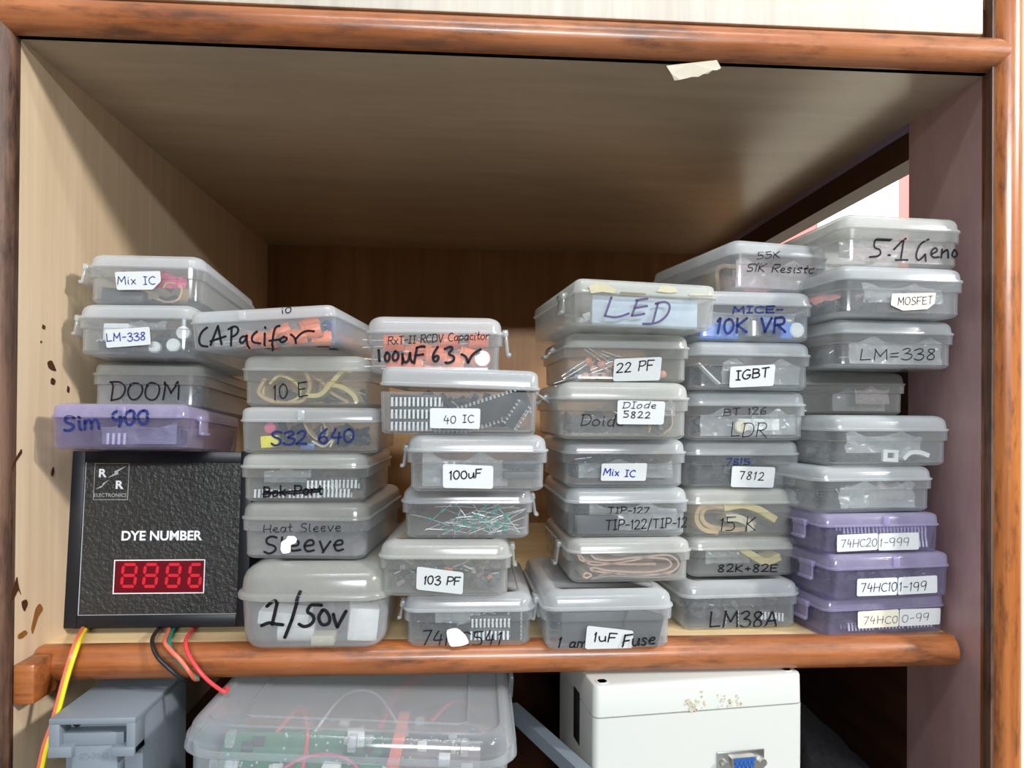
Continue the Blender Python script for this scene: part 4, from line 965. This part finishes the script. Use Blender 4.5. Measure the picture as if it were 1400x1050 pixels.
for x, z, a in ((-.88, .08, 1.3), (-.66, .16, -1.5), (-.42, .14, 1.5), (-.35, .3, -.9), (-.8, .7, 1.0), (-.55, .55, -1.1), (-.3, .5, 2.2), (-.68, .38, -2.0), (.1, .6, 1.9), (.88, .2, 1.5), (-.1, .72, 1.2)):
    o = proto('disc', disc_build); place(o, '4b', inb('4b', x*.82, rnd.uniform(.05, .12), z*.8+.05), (rnd.uniform(-.2, .2), a, rnd.uniform(-.3, .3)))
    tag(o, 'salmon disc capacitor with two wire leads in the 22 PF box', 'capacitor', 'salmon disc capacitors')
pile('4b', 'dark leads and parts at the back of the 22 PF box', ('darkgrey', 'pin', 'ribbongrey'), n=90, fill=.6, y0=.2, w=(3, 3, 2))
pile('4c', 'dark diodes heaped in the Diode 5822 box', ('black', 'darkgrey', 'pin'), n=170, fill=.62, y0=.02, size=(.008, .0045, .0045))
band('4c', [(.45, .1), (.55, .6), (.8, .75), (.85, .3), (.7, .05)], 'tan', 'tan tape curl right of the Diode 5822 sticker', y=.03, wid=.01, th=.0006)
bag('4c', .35, .9, .55, 1, 'yellowish film corner right in the Diode 5822 box', seed=21, y=.02)
pile('4d', 'black chips heaped in the blue-lettered Mix IC box of the fourth stack', n=170, fill=.75, y0=.02, size=(.012, .006, .003))
bag('4d', -.85, .9, .2, .8, 'clear film bag over the chips of the fourth stack Mix IC box', seed=23, y=.02)
slug('4e', 'box', 'black', -.6, .06, .3, (.03, .01, .012), 'black block left in the TIP-127 box', 'block', (0, .05, .1))
pile('4e', 'black transistors in the TIP-127 box', n=120, fill=.6, y0=.1, size=(.010, .008, .004))
bag('4e', -.7, .95, .1, 1, 'clear film bag across the TIP-127 box', seed=25, y=.03)
rb = 'pinkish ribbon cable, '
loops = [([(-.9, .85), (-.75, .55), (-.5, .5), (0, .62), (.4, .78), (.75, .8), (.92, .5), (.75, .2), (.3, .12), (-.3, .2), (-.7, .3)], 'outer loop'),
         ([(-.7, .85), (-.6, .7), (-.3, .66), (.1, .74), (.45, .72), (.7, .66), (.78, .45), (.6, .28), (.2, .22), (-.4, .3), (-.62, .4), (-.72, .36), (-.6, .26)], 'middle loop'),
         ([(-.5, .95), (-.2, .84), (.2, .92), (.6, .95), (.9, .85), (.97, .5), (.85, .12), (.5, .04), (0, .08), (-.4, .1), (-.7, .02)], 'outermost loop'),
         ([(-.85, .1), (-.8, .22), (-.7, .15), (-.78, .05), (-.86, .12)], 'small curl at the left'), ([(-.6, .04), (-.5, .16), (-.2, .2), (.1, .13), (.45, .17), (.8, .12)], 'low wavy layer'),
         ([(-.95, .95), (-.9, .7), (-.8, .62), (-.62, .6), (-.3, .53), (.1, .5), (.5, .5)], 'upper left fold')]
for i, (p, wh) in enumerate(loops):
    band('4f', p, ('ribbon', 'ribbon', 'ribbongrey', 'ribbon', 'ribbongrey', 'ribbon')[i], rb+wh+' in the fourth stack box', y=.02, wid=.075, th=.0011, name='ribbon_cable', cat='cable')
slug('4g', 'box', 'black', .62, .05, .42, (.024, .006, .02), 'black sheet leaning right of the 1uF sticker', 'sheet', (0, .25, 0))
slug('4g', 'box', 'darkgrey', -.2, .12, .4, (.042, .008, .018), 'dark sheet behind the 1uF sticker', 'sheet')
pile('4g', 'dark small parts in the 1uF Fuse box', n=60, fill=.5, y0=.2)
# fifth stack
bag('5a', -.92, .95, .05, .98, 'pinkish white printed bag filling the 51K box', 'pinkbag', seed=31, y=.03)
bag('5a', -.8, .9, .1, .9, 'white film bag behind the pinkish one in the 51K box', 'bag', seed=33, y=.12)
band('5a', [(-.9, .1), (-.9, .8), (-.5, .9), (.2, .8)], 'tan', 'tan tape loop behind the bag in the 51K box', y=.24, wid=.02, th=.003)
slug('5b', 'box', 'bluebright', -.6, .06, .2, (.026, .008, .010), 'bright blue block left in the 10K VR box', 'block')
slug('5b', 'cyl', 'white', .86, .035, .28, (.010, .010, .004), 'white round knob right in the 10K VR box', 'knob', (HP, 0, 0), name='knob')
slug('5b', 'box', 'bluebright', .66, .06, .26, (.008, .008, .011), 'bright blue piece beside the white knob of the 10K VR box', 'block')
slug('5b', 'cyl', 'steel', .05, .05, .3, (.012, .012, .010), 'metal can in the middle of the 10K VR box', 'can', (0, 0, 0), name='metal_can')
slug('5b', 'box', 'bluebright', .4, .12, .5, (.016, .008, .010), 'bright blue block behind, right of middle in the 10K VR box', 'block', (0, .1, .1))
pile('5b', 'blue and grey parts at the back of the 10K VR box', ('bluebright', 'darkgrey', 'pin'), n=70, fill=.7, y0=.2, w=(4, 4, 2))
bag('5b', -.8, .9, .3, 1, 'clear film over the parts of the 10K VR box', seed=35, y=.06)
pile('5c', 'dark transistors in the IGBT box', n=120, fill=.6, y0=.1, size=(.012, .009, .004))
bag('5c', -.5, .95, .1, .95, 'clear film bag in the IGBT box', seed=37, y=.03)
band('5c', [(-.95, .75), (-.8, .5), (-.68, .3), (-.55, .1)], 'white', 'white strip slanting at the left in the IGBT box', y=.02, wid=.006, th=.001, name='strip', cat='strip')
bag('5d', -.85, .3, .05, .95, 'greyish pink film bag left in the LDR box', 'bag', seed=39, y=.04)
bag('5d', .1, .95, .1, .95, 'white film bag right in the LDR box', 'bag', seed=41, y=.02)
slug('5d', 'cyl', 'cream', -.1, .03, .35, (.009, .009, .003), 'cream round disc in the LDR box', 'disc', (HP, 0, 0), name='round_disc')
slug('5d', 'box', 'white', .25, .05, .4, (.030, .004, .008), 'white strip behind the letters of the LDR box', 'strip')
pile('5d', 'dim parts at the back of the LDR box', ('darkgrey', 'ribbongrey'), n=50, fill=.6, y0=.3)
pile('5e', 'black transistors in the 7812 box', n=160, fill=.8, y0=.02, size=(.010, .008, .004), w=(8, 3, 1))
band('5f', [(-.35, .85), (-.75, .9), (-.88, .5), (-.75, .15), (-.45, .02)], 'tan', 'tan tape loop at the left in the 15 K box', y=.03, wid=.02, th=.003)
band('5f', [(-.2, .8), (-.65, .8), (-.75, .5), (-.6, .22), (-.2, .1), (.1, .12)], 'tan', 'inner tan tape loop in the 15 K box', y=.05, wid=.02, th=.003)
band('5f', [(-.35, .82), (0, .9), (.3, .78), (.55, .55), (.68, .42)], 'tape', 'broad yellow tape falling to the right in the 15 K box', y=.02, wid=.02, th=.0048)
band('5f', [(-.3, .5), (-.05, .48), (.15, .3), (.2, .08)], 'cream', 'cream tape piece behind the 15 of the 15 K box', y=.03, wid=.02, th=.005)
pile('5f', 'teal and tan scraps low in the 15 K box', ('green', 'tan', 'darkgrey'), n=40, fill=.4, y0=.06, x0=-.1, x1=.5, w=(4, 3, 3), size=(.007, .003, .002))
bag('5g', -.7, .2, .35, 1, 'greyish film bag in the 82K box', seed=43, y=.05)
band('5g', [(.0, .95), (.2, .7), (.5, .42), (.8, .6)], 'tape', 'yellow tape scrap right in the 82K box', y=.03, wid=.016, th=.005)
band('5g', [(.1, .85), (.35, .5), (.55, .3)], 'tan', 'tan tape scrap in the 82K box', y=.06, wid=.016, th=.003)
pile('5g', 'dim grey parts at the back of the 82K box', ('darkgrey', 'ribbongrey'), n=50, fill=.5, y0=.3)
pile('5h', 'black chips packed in the LM38A box', n=170, fill=.9, y0=.03, size=(.012, .008, .004), w=(8, 2, 1))
chip('5h', 8, -.12, .05, .25, (-1.35, HP, 0), 'upright chip between the letters of the LM38A box', None)
chip('5h', 14, .6, .04, .25, (-.12, .1, 0), 'chip with pins to the front, right in the LM38A box', None)
# right stack
bag('6a', -.85, .9, .1, .75, 'pinkish film bag in the 5.1 Geno box', 'pinkbag', seed=45, y=.05)
bag('6a', -.9, .9, .3, 1, 'white film over the pinkish bag in the 5.1 Geno box', seed=46, y=.14)
pile('6b', 'black transistors at the bottom of the MOSFET box', n=140, fill=.45, y0=.03, size=(.010, .008, .004))
bag('6b', -.6, .8, .35, .98, 'clear film bag on the parts of the MOSFET box', seed=47, y=.03)
pile('6c', 'grey parts in the LM=338 box', ('darkgrey', 'black', 'pin'), n=110, fill=.6, y0=.1)
bag('6c', -.75, .95, .05, .95, 'clear film bag in the LM=338 box', seed=49, y=.03)
bag('6d', .15, .85, .3, .98, 'pinkish white bag in the box set further back', 'pinkbag', seed=51, y=.03)
bag('6d', -.2, .9, .05, .9, 'white film bag behind in the box set further back', seed=52, y=.1)
bag('6e', -.7, .7, .3, .98, 'greyish film bag in the box with two white brackets', seed=53, y=.05)
bm = new_bm()
for q in ((-.0055, .0055, -.004, -.0015), (-.0055, .0055, .002, .004), (-.0055, -.0025, -.0015, .002), (.0025, .0055, -.0015, .002)): box(bm, q[0], q[1], -.001, .001, q[2], q[3])
o = mesh_obj('square_bracket', bm, M['white'], smooth=False); place(o, '6e', inb('6e', .06, .03, .22), (0, .05, 0)); tag(o, 'white square bracket with a hole in the box without writing', 'bracket')
band('6e', [(.3, .12), (.42, .3), (.6, .32), (.78, .22)], 'white', 'white bent bracket right of the square one', y=.02, wid=.006, th=.0028, name='bent_bracket', cat='bracket')
pile('6e', 'dark grey parts in the box with two white brackets', ('darkgrey', 'black'), n=110, fill=.45, y0=.08)
bag('6f', -.6, .8, .05, .98, 'clear crumpled bag in the box directly on the lilac ones', seed=55, y=.02)
bag('6f', .2, .7, .3, .9, 'pinkish bag corner in the box directly on the lilac ones', 'pinkbag', seed=56, y=.06)
pile('6f', 'dark parts behind the bag directly above the lilac boxes', n=70, fill=.6, y0=.25)
for key, word in (('6g', '74HC201-999'), ('6i', '74HC00-99')):
    g = 'chips in the %s box' % word
    zs = ((.2, .05), (.8, .06)) if key == '6g' else ((.22, .05),)
    for z, y in zs:
        for x in (-.42, .14, .68):
            chip(key, 16, x, y-.012, z, (-.12 if z < .5 else 3.0, 0, 0), 'chip with its row of pins to the front in the %s box' % word, g)
    if key == '6g': chip(key, 14, .7, .04, .5, (-.1, 0, 0), 'chip between the two rows at the right end of the 74HC201-999 box', None)
    pile(key, 'dark chips packed in the %s box' % word, n=170, fill=1, y0=.1, y1=.7, size=(.012, .006, .003), w=(8, 2, 0))
pile('6h', 'dark chips packed in the 74HC101-199 box', n=170, fill=.8, y0=.06, y1=.7, size=(.012, .006, .003), w=(8, 2, 1))
# ------------------------------------------------------------------ wires from the display unit
def wire(name, pts, r, mat, label, group=None):
    bm = new_bm(); tube(bm, spline(pts, 8), r, 8); o = mesh_obj(name, bm, M[mat]); return tag(o, label, 'wire', group)
def wp(l): return [atY(x, y, Y) for x, y, Y in l]
yb_ = Yd+.012
wire('wire', wp([(118, 857, yb_), (112, 861, Yd-.004), (101, 884, .022), (88, 925, .013), (72, 985, .007), (60, 1020, .004), (51, 1060, .002)]), .0013, 'salmon', 'salmon red wire hanging at the far left beside the yellow one')
wire('wire', wp([(121, 857, yb_), (115, 863, Yd-.004), (106, 884, .022), (92.5, 925, .013), (76.5, 985, .007), (64.5, 1020, .004), (55.5, 1060, .002)]), .0013, 'yellow', 'yellow wire hanging at the far left beside the salmon red one')
wire('wire', wp([(222, 855, yb_), (215, 862, Yd-.003), (208, 876, .025), (214, 896, .016), (229, 912, .013), (243, 924, .014), (255, 930, .02), (262, 925, .03)]), .0013, 'blackwire', 'black wire looped over the shelf rail')
wire('wire', wp([(233, 855, yb_), (231, 862, Yd-.003), (225, 877, .025), (233, 889, .0175), (246, 902, .0145), (258, 917, .014), (266, 928, .017), (271, 929, .028)]), .0013, 'salmon', 'salmon wire beside the green one over the shelf rail')
wire('wire', wp([(242, 855, yb_), (236, 863, Yd-.003), (231, 877, .0275), (236, 892, .02), (247, 907, .0165), (260, 920, .0155), (270, 928, .018)]), .0013, 'teal', 'green wire between the black and the red ones over the shelf rail')
wire('wire', wp([(268, 856, yb_), (262, 862, Yd-.003), (254, 876, .024), (257, 893, .0155), (267, 910, .012), (280, 926, .010), (294, 938, .008), (307, 946, .006), (311, 940, .012)]), .0012, 'red', 'red wire curving furthest right over the shelf rail')
# ------------------------------------------------------------------ things in the compartment below
# clear tote of boards
cl, cr_ = atY(232, 1005, -.040), atY(712, 1035, -.040)
Wt = cr_.x-cl.x; Lt = .20; Ht = .095
Xt = (cl.x+cr_.x)/2
zt0 = atY(470, 1008, -.040).z
Rt = Euler((0, math.radians(3.0), math.radians(-1.0))).to_matrix()
front_top = Vector((Xt, -.040, zt0))
Mt = Matrix.Translation(front_top - Rt @ Vector((0, -Lt/2, Ht))) @ Rt.to_4x4()
tote = root('storage_tote', (0, 0, 0), 'large clear plastic tote of green circuit boards and red wires below the shelf', 'tote', mat=Mt)
aT, bT = Wt/2, Lt/2
bm = new_bm(); T = .0014
sec = [(0, aT-.012, bT-.012, .012), (.001, aT-.009, bT-.009, .015), (.004, aT-.0075, bT-.0075, .016), (Ht-.013, aT-.0045, bT-.0045, .018)]
loft(bm, sec+[(max(z, .0016), x-T, y-T, r-T) for z, x, y, r in sec[::-1]])
mesh_obj('tub', bm, M['tote'], tote)
bm = new_bm()
sec = [(Ht-.0150, aT-.0012, bT-.0012, .021), (Ht-.0142, aT, bT, .022), (Ht-.0085, aT-.0008, bT-.0008, .0215), (Ht-.0078, aT-.0022, bT-.0022, .021), (Ht-.003, aT-.0034, bT-.0034, .020), (Ht-.0008, aT-.0052, bT-.0052, .019), (Ht, aT-.0080, bT-.0080, .018),
       (Ht, aT-.0105, bT-.0105, .016), (Ht-.0012, aT-.0118, bT-.0118, .015), (Ht-.0012, aT-.028, bT-.022, .004), (Ht-.0004, aT-.0288, bT-.0228, .004), (Ht-.0004, aT-.0294, bT-.0234, .004), (Ht-.0014, aT-.0302, bT-.0242, .003)]
r0 = loft(bm, sec, cap0=False); r1 = loft(bm, [(z-(T if i > 2 else 0), x-T, y-T, r-T if r > .005 else r) for i, (z, x, y, r) in list(enumerate(sec))[::-1]], cap1=False)
n = len(r0[0])
for i in range(n): bm.faces.new((r0[0][i], r1[-1][i], r1[-1][(i+1) % n], r0[0][(i+1) % n]))
mesh_obj('lid', bm, M['tote'], tote)
for x in (-.062, .002, .062):
    bm = new_bm(); box(bm, x-.0022, x+.0022, -bT-.0004, -bT+.006, Ht-.0082, Ht-.0005, .0006); mesh_obj('rib', bm, M['tote'], tote)
bm = new_bm()
for dx in (-.0115, -.0035): box(bm, -.060+dx, -.060+dx+.0045, -bT-.0012, -bT+.002, Ht-.034, Ht-.0145, .0012)
box(bm, -.067, -.057, -bT-.0004, -bT+.002, Ht-.036, Ht-.0150, .0006); mesh_obj('clasp', bm, M['tote'], tote)
bm = new_bm(); box(bm, aT-.0016, aT+.0012, .0, .022, Ht-.016, Ht-.002, .0008); mesh_obj('latch', bm, M['tote'], tote)
def intote(o, x, y, z, rot=(0, 0, 0)): o.matrix_world = Mt @ Matrix.Translation((x, y, z)) @ Euler(rot).to_matrix().to_4x4(); return o
def board(w_, l_, x, y, z, rot, label, seed, mat='pcb', cols=('black', 'pin', 'white', 'cream')):
    rnd = random.Random(seed); bm = new_bm(); box(bm, -w_/2, w_/2, -l_/2, l_/2, 0, .0016)
    o = mesh_obj('circuit_board', bm, M[mat], smooth=False)
    for k in range(9):
        bx, by = rnd.uniform(-.4, .4)*w_, rnd.uniform(-.4, .4)*l_; s = rnd.uniform(.003, .008)
        bm = new_bm(); box(bm, bx-s/2, bx+s/2, by-s*.4, by+s*.4, .0016, .0016+rnd.uniform(.002, .006), .0003); mesh_obj('component', bm, M[cols[k % len(cols)]], o)
    bm = new_bm()
    for k in range(40):
        bx, by = rnd.uniform(-.48, .48)*w_, rnd.uniform(-.48, .48)*l_; cyl(bm, (bx, by, .0015), (bx, by, .0024), .0007, 6)
    mesh_obj('solder_joints', bm, M['pin'], o, smooth=False)['kind'] = 'stuff'
    intote(o, x, y, z, rot); return tag(o, label, 'circuit board')
board(.07, .05, -.045, -.060, .055, (.5, 0, .1), 'green circuit board slanting at the front left of the tote', 1)
board(.06, .07, -.02, -.02, .050, (.1, .05, -.3), 'green circuit board lying in the middle of the tote', 2)
board(.06, .05, -.005, -.072, .040, (1.1, 0, -.05), 'green circuit board standing near the front middle of the tote', 3)
board(.06, .08, .040, .02, .046, (.05, -.06, .1), 'dark circuit board at the back right of the tote', 4, 'darkgrey')
board(.055, .06, .045, -.05, .048, (.3, 0, .0), 'pale grey board with a red strip, right in the tote', 5, 'ribbongrey', ('white', 'cream', 'pin', 'black'))
bm = new_bm(); box(bm, -.0035, .0035, -.028, .028, 0, .003, .0004); o = mesh_obj('red_strip', bm, M['salmon']); intote(o, .022, -.052, .066, (.35, 0, -.05)); tag(o, 'bright red flat strip in the right half of the tote', 'strip')
def connector(x, y, z, rz, label):
    bm = new_bm(); box(bm, -.005, .005, -.004, .004, 0, .008, .0005); o = mesh_obj('connector', bm, M['white'])
    bm = new_bm()
    for k in range(3): box(bm, -.0036+k*.003, -.0024+k*.003, -.0043, -.0036, .002, .006)
    mesh_obj('contacts', bm, M['pin'], o, smooth=False); intote(o, x, y, z, (.3, 0, rz)); return tag(o, label, 'connector')
connector(-.004, -.045, .066, .2, 'white connector at the middle of the tote under the lid')
connector(-.012, -.075, .060, -.1, 'white connector near the front middle of the tote')
connector(.060, -.070, .056, .3, 'white connector at the front right of the tote')
def twire(pts, mat, label, r=.0012):
    bm = new_bm(); tube(bm, spline(pts, 8), r, 8); o = mesh_obj('wire', bm, M[mat]); o.matrix_world = Mt.copy(); return tag(o, label, 'wire')
twire([(.005, .0, .055), (.015, .025, .072), (.035, .05, .076), (.055, .07, .07)], 'red', 'thick red wire arching towards the back of the tote', .002)
twire([(-.06, -.05, .06), (-.045, -.02, .074), (-.032, -.05, .073), (-.028, -.08, .06), (-.03, -.085, .04)], 'red', 'red wire looping in the left of the tote')
twire([(-.06, -.08, .045), (-.03, -.07, .068), (.0, -.065, .062), (.012, -.085, .03)], 'pink', 'dark red wire crossing the front of the tote')
twire([(-.035, -.03, .06), (-.02, .0, .076), (.0, .01, .074), (.02, -.01, .06)], 'white', 'white wire looping in the middle of the tote', .0009)
twire([(.04, -.02, .07), (.055, .0, .076), (.07, .02, .06)], 'red', 'red wire at the right of the tote')
# white enclosure with a serial socket
rz = math.radians(7.0)
e0, e1 = atY(812, 937, .005), atY(1098, 927, .022)
We = (e1-e0).xy.length; Le = .085; He = .112
cx = (e0+e1)/2
Re = Euler((0, 0, rz)).to_matrix()
ztop = ZC-.1664
Me = Matrix.Translation(Vector((cx.x, cx.y, ztop-He)) - Re @ Vector((0, -Le/2, 0))) @ Re.to_4x4()
enc = root('instrument_enclosure', (0, 0, 0), 'off-white plastic enclosure with a blue serial socket below the shelf', 'enclosure', mat=Me)
M['abs'] = solid('off-white enclosure plastic', s2l(198, 201, 196), .42, .4)
hw, hd = We/2, Le/2
zs_ = He-.0195
bm = new_bm(); loft(bm, [(0, hw-.001, hd-.001, .003), (.001, hw, hd, .004), (zs_-.0004, hw, hd, .004)]); mesh_obj('base', bm, M['abs'], enc)
bm = new_bm(); loft(bm, [(zs_, hw-.0006, hd-.0006, .004), (zs_+.0006, hw, hd, .0045), (He-.002, hw-.0003, hd-.0003, .0045), (He-.0006, hw-.0009, hd-.0009, .004), (He, hw-.0022, hd-.0022, .003)]); mesh_obj('lid', bm, M['abs'], enc)
for sx in (-1, 1):
    for sy in (-1, 1):
        bm = new_bm(); x, y = sx*(hw-.0075), sy*(hd-.0075)
        tube(bm, [(x, y, He-.0001), (x, y, He+.0004), (x, y, He+.0004), (x, y, He+.0001)], [.0042, .0040, .0030, .0028], 16); mesh_obj('screw', bm, M['abs'], enc)
Mei = Me.inverted(); ne = Re @ Vector((0, -1, 0)); pe = Me @ Vector((0, -hd, 0))
def el(x, y): return Mei @ hit(x, y, pe, ne)
M['dirt'] = solid('tan glue dirt', s2l(196, 186, 160), .7, noise=.2, nscale=500)
bm = new_bm(); rnd = random.Random(4)
for k in range(70):
    x = rnd.choice((rnd.uniform(937, 966), rnd.uniform(980, 1014), rnd.uniform(937, 952))); y = rnd.gauss(958, 5)+(4 if x < 952 else 0)
    p = el(x, y); r = rnd.uniform(.0003, .0011); m_ = 6; ph = rnd.uniform(0, 6)
    bm.faces.new([bm.verts.new((p.x+r*rnd.uniform(.5, 1.2)*math.cos(ph+t), -hd-.0003, p.z+r*rnd.uniform(.5, 1.2)*math.sin(ph+t))) for t in (2*math.pi*i/m_ for i in range(m_))])
o = mesh_obj('dirt_mark', bm, M['dirt'], enc, smooth=False); o['label'] = 'dull tan glue marks'
pc = el(1012, 1039)
sock = root('x', (0, 0, 0), '', '', None); bpy.data.objects.remove(sock)
bm = new_bm(); box(bm, pc.x-.0160, pc.x+.0160, -hd-.0012, -hd, pc.z-.0068, pc.z+.0064, .0006); so = mesh_obj('serial_socket', bm, M['steel'], enc)
def dshell(k, y0, y1, mat, name):
    bm = new_bm(); q = [(-.0088*k, .0042*k), (.0088*k, .0042*k), (.0072*k, -.0042*k), (-.0072*k, -.0042*k)]
    P = round_poly(q, .2)
    a_ = [bm.verts.new((pc.x+x, y0, pc.z+z)) for x, z in P]; b_ = [bm.verts.new((pc.x+x, y1, pc.z+z)) for x, z in P]
    n = len(P)
    for i in range(n): bm.faces.new((a_[i], a_[(i+1) % n], b_[(i+1) % n], b_[i]))
    bm.faces.new(a_); bm.faces.new(b_[::-1]); return mesh_obj(name, bm, M[mat], so)
M['dblue'] = solid('blue socket insert', s2l(30, 84, 160), .4)
dshell(1.0, -hd-.0052, -hd-.001, 'steel', 'shell'); dshell(.86, -hd-.0054, -hd-.004, 'dblue', 'insert')
for row, nn, dz in ((0, 5, .0014), (1, 4, -.0014)):
    for k in range(nn):
        bm = new_bm(); x = pc.x+(k-(nn-1)/2)*.00277; cyl(bm, (x, -hd-.0066, pc.z+dz), (x, -hd-.005, pc.z+dz), .0005, 8); mesh_obj('pin', bm, M['steel'], so)
for s in (-1, 1):
    bm = new_bm(); cyl(bm, (pc.x+s*.0125, -hd-.0062, pc.z), (pc.x+s*.0125, -hd-.001, pc.z), .0026, 6); mesh_obj('jack_screw', bm, M['steel'], so, smooth=False)
bm = new_bm(); box(bm, -hw-.0005, -hw+.002, -hd+.030, -hd+.044, He-.050, He-.016, .0008); mesh_obj('side_slot', bm, M['blackwire'], enc)
# grey moulded holder at the lower left
g0, g1 = atY(66, 980, -.012), atY(185, 984, -.012)
Wg = g1.x-g0.x; Lg = .075; zg = (g0.z+g1.z)/2; Hg = zg-ZF
M['greyabs'] = solid('blue-grey moulded plastic', s2l(122, 131, 140), .45, .4)
gh = root('terminal_holder', (g0.x+Wg/2, -.012, ZF), 'blue-grey moulded plastic holder with a recessed front below the display unit', 'holder')
def gz(y): return atY(120, y, -.012).z-ZF
hw = Wg/2
bm = new_bm()
box(bm, -hw, hw, 0, Lg, gz(991), Hg, .0008)
box(bm, -hw, -hw+.006, 0, .012, gz(1034), gz(990), .0006); box(bm, hw-.005, hw, 0, .012, gz(1034), gz(990), .0006)
box(bm, -hw+.003, hw-.001, .012, Lg, 0, gz(990), .0006)
box(bm, -hw, -hw+.013, -.001, .013, gz(1035), gz(1020), .0008); box(bm, hw-.013, hw, -.001, .013, gz(1035), gz(1022), .0008)
mesh_obj('housing', bm, M['greyabs'], gh)
bm = new_bm(); box(bm, -hw+.005, hw-.008, .004, .0125, gz(1024), gz(1006), .0005); mesh_obj('inner_ledge', bm, M['greyabs'], gh)
bm = new_bm(); box(bm, -hw+.011, hw-.011, .003, .013, 0, gz(1024), .0006); plate = mesh_obj('name_plate', bm, M['greyabs'], gh)
cu = bpy.data.curves.new('t', 'FONT'); cu.body = 'SD-7045'; cu.size = .0046; cu.extrude = .0002; cu.align_x = 'CENTER'
t = bpy.data.objects.new('t', cu); COL.objects.link(t); me = bpy.data.meshes.new_from_object(t.evaluated_get(bpy.context.evaluated_depsgraph_get())); bpy.data.objects.remove(t)
me.transform(Matrix.Rotation(HP, 4, 'X')); me.materials.clear(); me.materials.append(M['greyabs'])
o = bpy.data.objects.new('embossed_lettering', me); COL.objects.link(o); o.parent = plate; o.location = (0, .0029, gz(1041))
bm = new_bm(); cyl(bm, (-hw+.009, .0119, gz(1000)), (-hw+.009, .0128, gz(1000)), .0026, 12); mesh_obj('screw_hole', bm, M['blackwire'], gh)
# grey slat and black cloth
s0, s1 = atY(716, 985, .075), atY(800, 1062, -.01)
bm = new_bm(); d = s1-s0
tube(bm, [s0-d*.25, s0, s1, s1+d*.25], .0062, 4); o = mesh_obj('plastic_slat', bm, M['greyabs'], smooth=False); tag(o, 'blue-grey slanting plastic slat between the tote and the off-white enclosure', 'slat')
M['cloth'] = solid('black rough cloth', (.012, .012, .014), .9, .2, noise=.6, nscale=260, bump=1)
bm = new_bm(); rnd = random.Random(2); NX, NY = 26, 26; gv = []
for i in range(NX+1):
    row = []
    for j in range(NY+1):
        u, v = i/NX, j/NY
        x = .232+u*.085; y = .03+v*.30
        h = .085*(1-u)**1.1*(.35+.65*math.sin(min(1, v*1.6)*HP))+.012
        h *= min(1, 6*min(u+.02, 1-u+.02, v+.02, 1-v+.02))
        row.append(bm.verts.new((x, y, ZF+h+rnd.uniform(-.0015, .0015))))
    gv.append(row)
for i in range(NX):
    for j in range(NY): bm.faces.new((gv[i][j], gv[i+1][j], gv[i+1][j+1], gv[i][j+1]))
border = [gv[i][0] for i in range(NX)]+[gv[NX][j] for j in range(NY)]+[gv[i][NY] for i in range(NX, 0, -1)]+[gv[0][j] for j in range(NY, 0, -1)]
low = [bm.verts.new((v.co.x, v.co.y, ZF+.0005)) for v in border]
for i in range(len(border)):
    j = (i+1) % len(border); bm.faces.new((border[i], low[i], low[j], border[j]))
o = mesh_obj('black_cloth', bm, M['cloth'], angle=60); tag(o, 'heap of rough black cloth right of the off-white enclosure', 'cloth')
